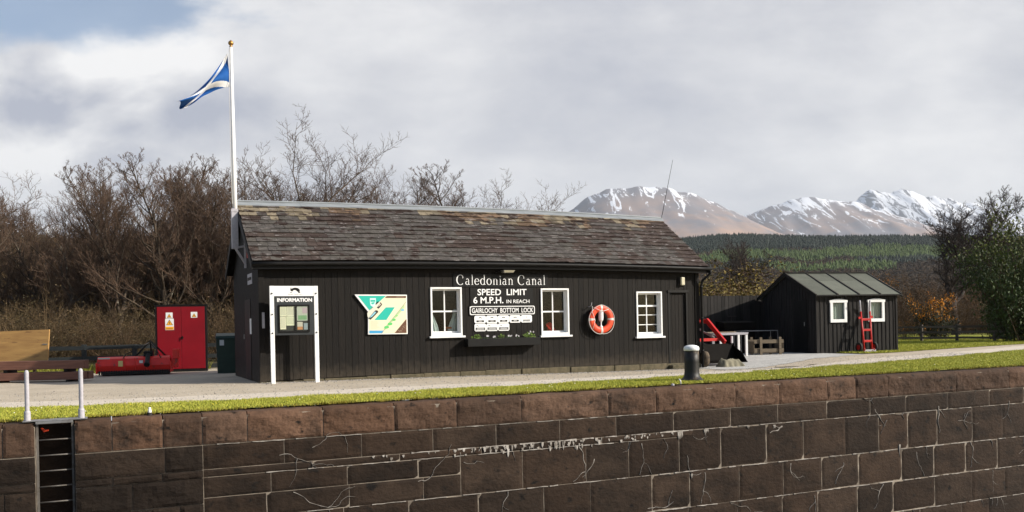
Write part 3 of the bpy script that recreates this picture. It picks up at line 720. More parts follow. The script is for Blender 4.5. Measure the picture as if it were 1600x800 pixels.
    for i in range(N_):
        xa = x0r+.02+(x1r-x0r-.04)*i/N_; xb = x0r+.02+(x1r-x0r-.04)*(i+1)/N_; sa, sb_ = .06*bow(xa), .06*bow(xb)
        ft.hexa([(xa, EV.y+.03, 2.64+sa), (xb, EV.y+.03, 2.64+sb_), (xb, EV.y+.05, 2.64+sb_), (xa, EV.y+.05, 2.64+sa), (xa, EV.y+.03, 2.80+sa), (xb, EV.y+.03, 2.80+sb_), (xb, EV.y+.05, 2.80+sb_), (xa, EV.y+.05, 2.80+sa)])
        ft.hexa([(xa, EV.y+.05, 2.64+sa), (xb, EV.y+.05, 2.64+sb_), (xb, HY, 2.64+sb_), (xa, HY, 2.64+sa), (xa, EV.y+.05, 2.66+sa), (xb, EV.y+.05, 2.66+sb_), (xb, HY, 2.66+sb_), (xa, HY, 2.66+sa)])
    ft.build('fascia', 'black', root, fixn=True)
    gt = MB(); gt.tube([(x0r+(x1r-x0r+.1)*i/24, EV.y-.02, 2.755+.06*bow(x0r+(x1r-x0r)*i/24)) for i in range(25)], .05, 10)
    gt.build('gutter', 'black', root, smooth=True)
    dp = MB(); xp = HX1+.02
    dp.tube([(x1r+.05, EV.y-.02, 2.74), (x1r+.05, EV.y-.02, 2.62), (xp+.03, HY-.14, 2.42), (xp+.01, HY-.10, 2.3), (xp+.01, HY-.10, -.14)], .038, 10)
    for z in (.35, 1.3, 2.2): dp.tube([(xp+.01, HY-.10, z), (xp+.01, HY-.10, z+.06)], .047, 10)
    dp.build('down_pipe', 'black', root, smooth=True)
    # windows
    for k, q in WINS.items(): window(root, *q, k)
    # door: recessed boards, stone step
    dr = MB(); board_wall(dr, DOOR[0]+.03, DOOR[2]-.03, lambda x: .04, lambda x: 2.06, HY+.05, [], .115, .004, rs, .04)
    d = dr.build('door', 'tarwood', root)
    df = MB(); df.box(DOOR[0]-.02, HY-.012, .02, DOOR[0]+.035, HY+.06, 2.08); df.box(DOOR[2]-.035, HY-.012, .02, DOOR[2]+.02, HY+.06, 2.08); df.box(DOOR[0]-.03, HY-.03, 2.08, DOOR[2]+.05, HY+.06, 2.15)
    df.build('frame', 'black', d)
    st = MB(); st.box(DOOR[0]-.06, HY-.24, -.3, DOOR[2]+.1, HY-.022, .0); st.build('door_step', 'plinth', root, bevel=.02)
    # door and latch on the gable, partly seen at a glancing angle
    gd = MB(); gd.box(HX0-.012, HY+1.2, .02, HX0-.001, HY+2.1, 2.0); q = gd.build('side_door', 'black', root)
    hh = MB(); hh.tube([(HX0-.06, HY+1.95, 1.02), (HX0-.06, HY+1.95, 1.14)], .014, 6); hh.build('handle', 'steel', q)
build_hut()

def stand(name, label, cat, loc, group=None): return empty(name, loc, label, cat, group)

def window_things():
    # curtains and pot behind the left window, red jacket behind the middle one
    t = stand('curtain', 'pale tied back net curtains inside the window left of the speed limit sign', 'curtain', (7.95, HY+.22, 1.05))
    for s in (-1, 1):
        m = MB(); n = 9
        for i in range(n):
            for j in range(6): pass
        cols = []
        for j in range(9):
            z = 1.07+j*.075; pinch = 1-.55*math.sin(j/8*math.pi*.5) if j else 1.0
            w = .25*(1-.72*smooth01(j/8)) if True else .2
            row = []
            for i in range(n):
                u = i/(n-1); x = 7.955+s*(.36-u*w*1.0); row.append((x, HY+.22+.018*math.sin(i*2.6), z))
            cols.append(row)
        for j in range(8):
            for i in range(n-1): m.face([cols[j][i], cols[j][i+1], cols[j+1][i+1], cols[j+1][i]])
        m.build('drape', 'curtain', t)
    t = stand('plant_pot', 'terracotta pot standing inside the window left of the speed limit sign', 'flower pot', (8.13, HY+.3, 1.0))
    m = MB(); m.lathe(8.13, HY+.32, [(.07, 1.0), (.10, 1.17), (.115, 1.17), (.115, 1.22), (.10, 1.22), (.09, 1.19)], 16); m.build('pot', 'terracotta', t, smooth=False)
    t = MB()
    rs = random.Random(2); n = 12; cols = []
    for j in range(6):
        row = []
        for i in range(n):
            u = i/(n-1); x = 10.98+u*.46; z = .98+.36*(1-u*.75)*(j/5)*(.75+.25*math.sin(u*7)); y = HY+.24+.05*math.sin(j*1.7+i)+.05*j/5
            row.append((x, y, z))
        cols.append(row)
    for j in range(5):
        for i in range(n-1):
            t.hexa([cols[j][i], cols[j][i+1], (cols[j][i+1][0], cols[j][i+1][1]+.03, cols[j][i+1][2]), (cols[j][i][0], cols[j][i][1]+.03, cols[j][i][2]), cols[j+1][i], cols[j+1][i+1], (cols[j+1][i+1][0], cols[j+1][i+1][1]+.03, cols[j+1][i+1][2]), (cols[j+1][i][0], cols[j+1][i][1]+.03, cols[j+1][i][2])])
    tag(t.build('life_jacket', 'red', org=(11.2, HY+.24, .98)), 'crumpled red life jacket lying inside the window right of the speed limit sign', 'life jacket')
window_things()

# ------------------------------------------------------------------ signs and fittings on the front wall
def serif_name(parent, txt, x0, x1, zbase, xh, y, m='letter'):
    """old style roman letters drawn with a broad pen: thick and thin strokes with serifs"""
    ub = MB(); K = [0]
    def rib(pts, ws, sx, sz, ox, oz):
        K[0] += 1; yy = y-.006-.00025*(K[0] % 9)
        P = [Vector((ox+p[0]*sx, 0, oz+p[1]*sz)) for p in pts]; n = len(P); Lf = []; Rt = []
        for i in range(n):
            d = (P[min(i+1, n-1)]-P[max(i-1, 0)]).normalized(); q = Vector((-d.z, 0, d.x))*ws[i]*sz/2; Lf.append(P[i]+q); Rt.append(P[i]-q)
        for i in range(n-1):
            f = [Rt[i], Rt[i+1], Lf[i+1], Lf[i]]
            ub.hexa([(p.x, yy, p.z) for p in f]+[(p.x, y+.004, p.z) for p in f])
    def arc(cx, cz, rx, rz, a0, a1, thick, thin, n=18, ph=0.0):
        pts = []; ws = []
        for i in range(n+1):
            a = R(a0+(a1-a0)*i/n); pts.append((cx+rx*math.cos(a), cz+rz*math.sin(a))); ws.append(thin+(thick-thin)*abs(math.cos(a-ph))**1.3)
        return pts, ws
    T, t = .115, .05
    def stem(x, z0, z1): return ([(x, z0), (x, z1)], [T, T])
    def sf(x, z, w=.16, lf=1, rt=1): return ([(x-w*lf, z), (x+w*rt, z)], [.05, .05])
    G = {   # units of x-height; advance width, strokes
        'C': (1.45, [arc(.72, .78, .62, .80, 48, 312, .19, .055, 26), ([(1.16, 1.42), (1.16, 1.05)], [.05, .09])]),
        'a': (.92, [stem(.62, .06, .72), arc(.40, .70, .22, .27, 0, 150, .10, .08, 10), arc(.36, .27, .26, .27, 75, 330, .13, .05, 16), ([(.62, .10), (.72, .02), (.84, .07)], [.12, .08, .04])]),
        'l': (.52, [stem(.25, .02, 1.62), sf(.25, .025), ([(.08, 1.55), (.25, 1.60)], [.05, .08])]),
        'e': (.92, [arc(.46, .5, .37, .5, 8, 322, .15, .055, 22), ([(.12, .56), (.82, .56)], [.055, .055])]),
        'd': (1.05, [arc(.46, .5, .36, .5, 40, 320, .15, .06, 20), stem(.78, .02, 1.62), ([(.60, 1.55), (.78, 1.60)], [.05, .08]), ([(.78, .03), (.98, .06)], [.06, .05])]),
        'o': (1.0, [arc(.48, .5, .39, .5, 0, 360, .16, .055, 26)]),
        'n': (1.08, [stem(.25, .02, .98), sf(.25, .025), ([(.07, .92), (.25, .98)], [.05, .07]), arc(.53, .66, .26, .33, 0, 165, .14, .05, 12), stem(.79, .02, .68), sf(.79, .025)]),
        'i': (.50, [stem(.25, .02, .98), sf(.25, .025), ([(.07, .92), (.25, .98)], [.05, .07]), arc(.25, 1.36, .055, .055, 0, 360, .13, .13, 8)]),
        ' ': (.55, [])}
    total = sum(G[ch][0]+.10 for ch in txt); sx = (x1-x0)/total; ox = x0
    for ch in txt:
        adv, st = G[ch]
        for pts, ws in st: rib(pts, ws, sx, xh, ox, zbase)
        ox += (adv+.10)*sx
    return ub.build('lettering', m, parent, fixn=True)

def wall_fittings():
    y = HY-.004
    t = stand('name_sign', 'black board with white serif lettering reading Caledonian Canal under the eaves', 'name sign', (9.5, HY, 2.3))
    b = MB(); b.box(8.16, HY-.018, 2.24, 10.88, HY-.004, 2.57); b.build('board', 'black', t)
    serif_name(t, 'Caledonian Canal', 8.24, 10.82, 2.295, .158, HY-.019)
    t = stand('speed_limit_sign', 'black board with white capitals reading SPEED LIMIT 6 M.P.H. IN REACH', 'speed limit sign', (9.5, HY, 1.8))
    b = MB(); b.box(8.62, HY-.020, 1.76, 10.42, HY-.004, 2.22); b.build('board', 'black', t)
    text_obj('lettering', 'SPEED  LIMIT', 8.82, 10.23, 2.02, 2.185, HY-.021, 'letter', t, .014)
    text_obj('lettering', '6 M.P.H.', 8.70, 9.55, 1.808, 1.98, HY-.021, 'letter', t, .016)
    text_obj('lettering', 'IN REACH', 9.64, 10.31, 1.81, 1.905, HY-.021, 'letter', t, .004)
    t = stand('lock_name_board', 'black board with white border and capitals reading GAIRLOCHY BOTTOM LOCK', 'name board', (9.5, HY, 1.5))
    b = MB(); b.box(8.58, HY-.030, 1.50, 10.47, HY-.004, 1.75); b.build('board', 'black', t, bevel=.003)
    bo = MB(); r = .04; x0, z0, x1, z1 = 8.592, 1.512, 10.458, 1.738; pts = []
    for cx, cz, a0 in ((x1-r, z1-r, 0), (x0+r, z1-r, 90), (x0+r, z0+r, 180), (x1-r, z0+r, 270)):
        for i in range(5): a = R(a0+i*22.5); pts.append((cx+r*math.cos(a), cz+r*math.sin(a)))
    n = len(pts); cx, cz = (x0+x1)/2, (z0+z1)/2
    for i in range(n):
        p, q = pts[i], pts[(i+1) % n]; w = .020
        def inn(s): return (s[0]-math.copysign(min(w, abs(s[0]-cx)), s[0]-cx), s[1]-math.copysign(w, s[1]-cz))
        a, b_ = inn(p), inn(q)
        bo.hexa([(p[0], HY-.036, p[1]), (q[0], HY-.036, q[1]), (q[0], HY-.029, q[1]), (p[0], HY-.029, p[1]), (a[0], HY-.036, a[1]), (b_[0], HY-.036, b_[1]), (b_[0], HY-.029, b_[1]), (a[0], HY-.029, a[1])])
    bo.build('border', 'letter', t)
    text_obj('lettering', 'GAIRLOCHY  BOTTOM  LOCK', 8.65, 10.41, 1.562, 1.688, HY-.031, 'letter', t, .010)
    # small white plates in two rows
    wd = ('first from the left', 'second from the left', 'middle one', 'second from the right', 'last on the right')
    for row in range(2):
        for i in range(5 if row == 0 else 3):
            x0 = 8.72+i*.333; x1 = x0+.322; z1 = (1.492 if row == 0 else 1.284); z0 = z1-.196
            lab = ('small white notice plate, %s in the upper row of five' % wd[i]) if row == 0 else ('small white notice plate, %s in the lower row of three' % ('leftmost', 'middle one', 'rightmost')[i])
            t = stand('notice_plate', lab, 'notice plate', (x0, HY, z0), 'white notice plates under the lock name board')
            c = .03; b = MB(); b.plate([(x0+c, z0), (x1-c, z0), (x1, z0+c), (x1, z1-c), (x1-c, z1), (x0+c, z1), (x0, z1-c), (x0, z0+c)], HY-.024, HY-.004)
            b.build('plate', 'letter', t)
            k = MB(); cx = (x0+x1)/2
            if row == 0 and i < 4:
                k.plate([(cx-.105, z0+.03), (cx+.105, z0+.03), (cx+.105, z0+.075), (cx-.105, z0+.075)], HY-.027, HY-.023)
                arcp = [(cx+.045*math.cos(R(a)), z0+.125+.032*math.sin(R(a))) for a in range(0, 181, 20)]+[(cx+.026*math.cos(R(a)), z0+.125+.014*math.sin(R(a))) for a in range(180, -1, -20)]
                k.plate(arcp, HY-.027, HY-.023)
            elif row == 0:
                for q in range(3): k.box(cx-.105, HY-.027, z0+.03+q*.018, cx+.105, HY-.023, z0+.040+q*.018, (.5, .5, .5))
                k.box(cx-.002, HY-.027, z0+.11, cx+.004, HY-.023, z0+.17)
            else:
                k.box(x0+.03, HY-.027, z0+.025, x1-.03, HY-.023, z0+.095)
                k.plate([(x0+.05, z0+.15), (x0+.11, z0+.125), (x0+.12, z0+.133), (x0+.06, z0+.16)], HY-.027, HY-.023)
            mk = k.build('marking', 'black', t)
            if row == 1:
                k2 = MB()
                for q in range(3): k2.box(x0+.045+.01*q, HY-.030, z0+.034+q*.019, x1-.05-.012*(q % 2), HY-.0275, z0+.042+q*.019)
                k2.build('small_print', 'letter', t)
            elif i < 4:
                k2 = MB(); k2.box(cx-.045, HY-.030, z0+.046, cx+.045, HY-.0275, z0+.058); k2.build('small_print', 'letter', t)
    # window box with its plants
    t = stand('window_box', 'long black wooden flower box mounted below the white notice plates', 'flower box', (9.5, HY, .7))
    b = MB(); x0, x1 = 8.42, 10.47
    b.box(x0, HY-.30, .70, x1, HY-.28, .90); b.box(x0, HY-.02, .70, x1, HY-.003, .90); b.box(x0, HY-.28, .70, x0+.02, HY-.02, .90); b.box(x1-.02, HY-.28, .70, x1, HY-.02, .90); b.box(x0+.02, HY-.28, .70, x1-.02, HY-.02, .72)
    b.build('trough', 'black', t, bevel=.004)
    b = MB(); b.box(x0+.02, HY-.28, .84, x1-.02, HY-.02, .87); b.build('soil', 'earth', t)
    rs = random.Random(5)
    def plant(cx, h, w, n, kind):
        names = {'leafy': ('leafy_plant', 'bushy bright green plant near the %s end of the window box', 'plant'), 'violet': ('flower_plant', 'low small white flowered plant in the window box', 'plant')}
        m = MB(); base = (cx, HY-.15, .87)
        for i in range(n):
            a = rs.uniform(0, 6.28); r = rs.uniform(0, w); x = cx+r*math.cos(a); yy = HY-.15+r*.5*math.sin(a); z = .87+h*rs.uniform(.15, 1)*(1-(r/w)**2*.5)
            s = rs.uniform(.015, .03); d = Vector((rs.gauss(0, 1), rs.gauss(0, 1)-.5, rs.gauss(0, .6))).normalized(); e = d.orthogonal().normalized(); g = rs.uniform(.6, 1.2)
            m.face([Vector((x, yy, z))+d*s, Vector((x, yy, z))+e*s*.5, Vector((x, yy, z))-d*s, Vector((x, yy, z))-e*s*.5], (.16*g, .26*g, .04*g) if kind == 'leafy' else (.05*g, .09*g, .03*g))
        for i in range(max(3, n//14)):
            a = rs.uniform(0, 6.28); r = rs.uniform(0, w*.5); m.tube([(cx, HY-.15, .86), (cx+r*math.cos(a), HY-.15+r*.3, .87+h*.7)], .003, 4, (.05, .08, .03))
        if kind != 'leafy' or cx > 10:
            for i in range(3 if kind == 'leafy' else 4):
                x = cx+rs.uniform(-w, w)*.8; z = .87+h*rs.uniform(.7, 1.1); r = rs.uniform(.014, .022)
                for q in range(5):
                    a = q*1.2566; m.face([(x, HY-.19, z), (x+r*math.cos(a-.5), HY-.2, z+r*math.sin(a-.5)), (x+r*1.3*math.cos(a), HY-.2, z+r*1.3*math.sin(a)), (x+r*math.cos(a+.5), HY-.2, z+r*math.sin(a+.5))], (.75, .72, .75))
        o = m.build(names[kind][0], 'leaf', org=base, fixn=False)
        return o
    for cx, h, w, n, k, lab in ((8.72, .14, .15, 130, 'leafy', 'bushy bright green plant at the left end of the window box'), (10.22, .17, .19, 190, 'leafy', 'large bright green plant at the right end of the window box'),
                                (9.42, .14, .10, 60, 'leafy', 'small green plant in the middle of the window box'),
                                (9.00, .09, .08, 40, 'violet', 'low white flowered plant right of the bushy left plant in the window box'), (9.22, .08, .07, 30, 'violet', 'low white flowered plant just left of the middle of the window box'),
                                (9.62, .10, .09, 40, 'violet', 'low white flowered plant just right of the middle plant in the window box'), (9.88, .09, .08, 40, 'violet', 'low white flowered plant left of the large right plant in the window box')):
        tag(plant(cx, h, w, n, k), lab, 'plant', 'plants in the window box')
    # map board
    t = stand('map_board', 'angular cream and turquoise map panel with a pointed left corner on the black wall', 'map board', (6.3, HY, 1.06))
    P = [(5.57, 2.05), (6.90, 2.04), (6.90, 1.06), (5.89, 1.07), (5.90, 1.63)]
    b = MB(); b.plate(P, HY-.055, HY-.012); b.build('panel', 'letter', t, bevel=.003)
    pr = MB(); y0 = HY-.0575
    def lay(poly, c, k): pr.plate(poly, y0-.0012*k, HY-.054, c)
    cream = (.70, .66, .47); teal = (.02, .42, .33); brown = (.12, .055, .03)
    lay([(5.645, 2.025), (6.88, 2.018), (6.88, 1.08), (5.912, 1.09), (5.922, 1.66)], cream, 0)
    lay([(5.655, 2.018), (6.36, 2.014), (5.935, 1.66)], teal, 1)
    lay([(6.38, 2.012), (6.875, 2.012), (6.875, 1.958), (6.33, 1.962)], brown, 1)
    lay([(5.92, 1.095), (6.25, 1.093), (6.29, 1.16), (5.92, 1.165)], (.05, .30, .55), 1)
    lay([(6.87, 1.09), (6.56, 1.09), (6.875, 1.44)], brown, 1)
    lay([(6.05, 1.42), (6.36, 1.42), (6.58, 1.73), (6.35, 1.73)], teal, 1)
    lay([(6.27, 1.20), (6.34, 1.18), (6.83, 1.72), (6.83, 1.80)], (.42, .58, .30), 1)
    lay([(6.22, 1.09), (6.235, 1.09), (6.875, 1.86), (6.875, 1.875)], (.25, .25, .18), 2)
    for (a, b_, s, c) in ((6.45, 1.32, .05, (.10, .50, .14)), (6.36, 1.24, .05, (.10, .50, .14)), (6.55, 1.42, .04, (.10, .50, .14)), (6.62, 1.52, .03, (.25, .55, .2)), (6.78, 1.66, .04, (.2, .45, .6))):
        lay([(a+s*math.cos(R(q))*1.3, b_+s*.7*math.sin(R(q))) for q in range(0, 360, 45)], c, 3)
    lay([(5.88, 1.60), (6.14, 1.88), (6.20, 1.86), (6.00, 1.48), (5.92, 1.44), (5.88, 1.52)], (.62, .60, .50), 1)
    lay([(5.90, 1.46), (5.96, 1.43), (6.16, 1.62), (6.13, 1.66), (6.08, 1.66)], (.03, .03, .03), 2)
    lay([(5.93, 1.48), (5.99, 1.50), (6.10, 1.61), (6.07, 1.63)], (.25, .55, .65), 3)
    lay([(6.12, 1.72), (6.17, 1.70), (6.26, 1.80), (6.22, 1.86)], (.03, .03, .03), 2); lay([(6.15, 1.74), (6.23, 1.80), (6.20, 1.83)], (.6, .5, .4), 3)
    lay([(5.95, 1.96), (6.10, 1.96), (6.10, 1.86), (6.085, 1.78), (6.025, 1.74), (5.965, 1.78), (5.95, 1.86)], (.55, .75, .70), 2)
    lay([(5.965, 1.915), (6.085, 1.915), (6.085, 1.87), (5.965, 1.87)], teal, 3); lay([(5.97, 1.84), (6.02, 1.80), (6.08, 1.85), (6.03, 1.86)], teal, 3)
    rs = random.Random(9)
    for i in range(14): a = rs.uniform(6.64, 6.86); lay([(a, 1.11+rs.uniform(0, a-6.62)*.9), (a+.018, 1.115+0), (a+.012, 1.135)], (.5, .4, .3), 2) if False else None
    for i in range(9): a = 6.66+.024*i; z = 1.11+(a-6.6)*rs.uniform(.1, .8); lay([(a, z), (a+.014, z), (a+.014, z+.014), (a, z+.014)], (.5, .4, .3), 2)
    for i in range(7): lay([(6.62+i*.002, 1.985-.004), (6.62+.2, 1.981), (6.82, 1.989), (6.62, 1.989)], (.45, .38, .3), 2) if i == 0 else None
    for i in range(8): z = 1.385-.026*i; lay([(5.95, z), (6.0+.2*rs.uniform(.5, 1), z), (6.0+.2*rs.uniform(.5, .9), z+.006), (5.95, z+.006)], (.45, .40, .28), 1)
    pr.build('printed_map', 'print', t, fixn=True)
    # life buoy with rope, float and hook
    cx, cz = 12.44, 1.345; yb = HY-.13
    t = stand('lifebuoy', 'orange lifebuoy with white rope hanging on the wall between two windows', 'lifebuoy', (cx, HY, cz))
    n, k = 48, 14; Rm, rm = .305, .088; b = MB(); ring = []
    for i in range(n):
        a = 2*math.pi*i/n
        for j in range(k):
            q = 2*math.pi*j/k; rr = Rm+rm*math.cos(q); b.v.append((cx+rr*math.cos(a), yb+rm*.62*math.sin(q), cz+rr*math.sin(a)))
    for i in range(n):
        for j in range(k): b.f.append((i*k+j, ((i+1) % n)*k+j, ((i+1) % n)*k+(j+1) % k, i*k+(j+1) % k)); b.c.append((1, 1, 1))
    b.build('ring', 'orange', t, smooth=True)
    for q in (0, 90, 180, 270):
        b = MB(); rr_ = rm+.004; m = 5
        for i in range(m+1):
            a = R(q-5.5+11*i/m)
            for j in range(k+1):
                w = 2*math.pi*j/k; rr = Rm+rr_*math.cos(w); b.v.append((cx+rr*math.cos(a), yb+rr_*.64*math.sin(w), cz+rr*math.sin(a)))
        for i in range(m):
            for j in range(k): b.f.append((i*(k+1)+j, (i+1)*(k+1)+j, (i+1)*(k+1)+j+1, i*(k+1)+j+1)); b.c.append((1, 1, 1))
        b.build('reflective_band', 'tape', t, smooth=True)
    b = MB(); pts = []
    for i in range(64):
        a = 2*math.pi*i/64; sag = .03*abs(math.sin(2*a)); pts.append((cx+(Rm+rm+.006+sag*.2)*math.cos(a), yb-.03-.02*math.sin(2*a)**2, cz+(Rm+rm+.004)*math.sin(a)-sag))
    b.tube(pts, .008, 6, closed=True)
    b.tube([(cx-.27, yb-.07, cz+.33), (cx-.1, yb-.08, cz+.25), (cx+.02, yb-.08, cz+.22), (cx+.20, yb-.07, cz+.27)], .008, 6)
    b.tube([(cx-.30, yb-.05, cz+.36), (cx-.31, yb-.06, cz+.20), (cx-.23, yb-.075, cz-.03), (cx-.30, yb-.06, cz-.26)], .007, 6)
    b.build('rope', 'rope', t, smooth=True)
    b = MB()
    for (z, r_) in (): pass
    b.lathe(cx, HY-.12, [(.02, cz-.27), (.045, cz-.26), (.05, cz-.20), (.03, cz-.18), (.018, cz-.16), (.018, cz-.08), (.06, cz-.02), (.068, cz+.05), (.068, cz+.22), (.05, cz+.25)], 14)
    b.build('throw_float', 'white', t, smooth=False)
    b = MB(); b.tube([(cx-.33, HY, cz+.35), (cx-.33, HY-.09, cz+.35), (cx-.32, HY-.16, cz+.38), (cx-.31, HY-.17, cz+.46)], .010, 6); b.build('hook', 'offwhite', t)
    # bulkhead light by the door, flood light under the eaves
    t = stand('wall_light', 'small white rectangular lamp high on the wall above the door', 'wall light', (15.21, HY, 2.38))
    b = MB(); b.box(15.10, HY-.03, 2.27, 15.33, HY-.003, 2.53); b.build('back_plate', 'black', t)
    b = MB(); b.box(15.155, HY-.11, 2.29, 15.275, HY-.03, 2.52); b.build('diffuser', 'lampglass', t, bevel=.02)
    t = stand('flood_light', 'grey flood light fixed under the eaves above the Caledonian Canal lettering', 'flood light', (9.6, HY, 2.66))
    b = MB(); b.hexa([(9.49, HY-.22, 2.60), (9.77, HY-.22, 2.60), (9.77, HY-.06, 2.60), (9.49, HY-.06, 2.60), (9.46, HY-.27, 2.665), (9.80, HY-.27, 2.665), (9.80, HY-.06, 2.67), (9.46, HY-.06, 2.67)]); b.build('housing', 'steel', t, bevel=.01)
    b = MB(); b.hexa([(9.50, HY-.232, 2.605), (9.76, HY-.232, 2.605), (9.76, HY-.222, 2.605), (9.50, HY-.222, 2.605), (9.48, HY-.277, 2.66), (9.78, HY-.277, 2.66), (9.78, HY-.270, 2.66), (9.48, HY-.270, 2.66)]); b.build('lens', 'lampglass', t)
    b = MB(); b.tube([(9.45, HY-.16, 2.63), (9.38, HY-.14, 2.63), (9.36, HY-.05, 2.63)], .018, 6); b.tube([(9.63, HY-.07, 2.635), (9.63, HY-.003, 2.635)], .02, 6); b.build('bracket', 'black', t)
    # little plates on the corner and the gable
    b = MB(); b.box(3.37, HY-.036, 1.27, 3.43, HY-.031, 1.64); tag(b.build('notice_strip', 'offwhite', org=(3.4, HY, 1.27)), 'narrow upright grey notice strip on the left corner board of the hut', 'notice')
    b = MB(); b.box(HX0-.012, 22.05, 2.36, HX0-.002, 22.75, 2.62); t2 = b.build('gable_sign', 'offwhite', org=(HX0, 22.4, 2.36)); tag(t2, 'small pale sign board high on the shaded gable end of the hut', 'sign')
    b = MB(); b.box(HX0-.020, 22.13, 2.46, HX0-.012, 22.67, 2.53); b.build('faded_marking', 'black', t2)
    b = MB(); b.box(HX0-.016, 22.30, 1.14, HX0-.002, 22.50, 1.52); tag(b.build('door_notice', 'letter', org=(HX0, 22.4, 1.14)), 'white upright notice beside the door in the shaded gable end', 'notice')
    b = MB(); b.box(HX0-.11, 21.95, 2.98, HX0-.002, 22.12, 3.26); b.box(HX0-.10, 21.93, 3.26, HX0-.002, 22.14, 3.285); tag(b.build('alarm_box', 'red', org=(HX0, 22, 3)), 'small dark red box high in the gable behind the flagpole', 'alarm box')
    # radio aerial on the right end of the ridge
    t = stand('radio_aerial', 'thin leaning whip aerial at the right end of the slate roof', 'aerial', (16.0, 23.3, 4.3))
    b = MB(); b.tube([(15.98, 23.3, 4.2), (16.05, 23.3, 4.62)], .016, 6); b.build('mount', 'steel', t)
    b = MB(); b.tube([(16.05, 23.3, 4.6), (16.25, 23.3, 5.4), (16.50, 23.3, 6.38)], [.010, .008, .005], 6); b.build('whip', 'black', t)
wall_fittings()

def info_board():
    yb = 20.72
    t = stand('information_board', 'tall white framed INFORMATION notice board on two posts in front of the hut', 'notice board', (4.03, yb, 0))
    z0 = gz(4, yb)
    for x in (3.475, 4.485):
        b = MB(); b.box(x, yb-.03, z0-.1, x+.095, yb+.03, 2.235); p = b.build('post', 'white', t, bevel=.006)
        q = MB()
        for z in (1.15, 1.58, 2.06):
            q.tube([(x+.047, yb-.045, z), (x+.047, yb-.028, z)], .018, 8)
        q.build('bolt', 'black', p)
    b = MB(); b.box(3.572, yb-.026, 2.00, 4.483, yb+.026, 2.233); hd = b.build('header', 'white', t)
    k = MB()
    arcp = [(4.06+.105*math.cos(R(a)), 2.12+.075*math.sin(R(a))) for a in range(0, 181, 15)]+[(4.045+.05*math.cos(R(a)), 2.105+.035*math.sin(R(a))) for a in range(180, -1, -15)]
    k.plate(arcp, yb-.030, yb-.026); k.plate([(4.11, 2.125), (4.17, 2.10), (4.17, 2.075), (4.13, 2.075)], yb-.0305, yb-.026)
    k.plate([(3.935, 2.075), (3.99, 2.075), (3.985, 2.085), (3.935, 2.085)], yb-.030, yb-.026)
    k.plate([(3.95, 2.12), (3.962, 2.118), (3.972, 2.17), (3.958, 2.20), (3.948, 2.16)], yb-.0302, yb-.026)
    k.build('emblem', 'black', hd)
    text_obj('lettering', 'British Waterways', 3.90, 4.22, 2.028, 2.052, yb-.026, 'black', hd, .0, .002)
    M['panelgrey'] = mat('panel_grey', (.028, .032, .034), (.020, .023, .025), 5, rough=.5)
    b = MB(); b.box(3.575, yb-.022, 1.10, 4.481, yb+.022, 1.995); pn = b.build('panel', 'panelgrey', t)
    text_obj('lettering', 'INFORMATION', 3.64, 4.44, 1.865, 1.955, yb-.023, 'letter', pn, .035)
    b = MB(); x0, x1, z0, z1 = 3.665, 4.375, 1.165, 1.80
    for q in ((x0, z0, x1, z0+.035), (x0, z1-.035, x1, z1), (x0, z0+.035, x0+.03, z1-.035), (x1-.03, z0+.035, x1, z1-.035), ((x0+x1)/2+.01, z0+.035, (x0+x1)/2+.04, z1-.035)): b.box(q[0], yb-.050, q[1], q[2], yb-.022, q[3])
    cs = b.build('display_case', 'black', t, bevel=.004)
    b = MB(); b.box(x0+.03, yb-.046, z0+.035, x1-.03, yb-.043, z1-.035); b.build('pane', 'clear', cs)
    for pts, c in (((3.70, 1.53, 3.85, 1.755), (.62, .62, .50)), ((3.857, 1.53, 4.03, 1.76), (.58, .58, .48)), ((3.70, 1.235, 3.83, 1.52), (.66, .64, .52)), ((3.84, 1.32, 4.03, 1.525), (.60, .62, .48)),
                   ((4.085, 1.43, 4.33, 1.76), (.42, .46, .42)), ((4.11, 1.45, 4.31, 1.55), (.16, .30, .17)), ((4.09, 1.22, 4.21, 1.40), (.50, .48, .44)), ((4.235, 1.22, 4.33, 1.37), (.22, .27, .32)), ((4.09, 1.22, 4.21, 1.29), (.42, .20, .10)), ((4.21, 1.60, 4.32, 1.73), (.38, .30, .36))):
        b = MB(); big = c[0] > .4 and pts[3]-pts[1] > .1; b.box(pts[0], yb-.030-(0 if big else .003), pts[1], pts[2], yb-.0225, pts[3], c)
        if big:
            z = pts[3]-.03
            while z > pts[1]+.03: b.box(pts[0]+.015, yb-.0312, z, pts[2]-.02, yb-.0305, z+.006, (.30, .30, .27)); z -= .02
        b.build('notice', 'print', cs)
info_board()

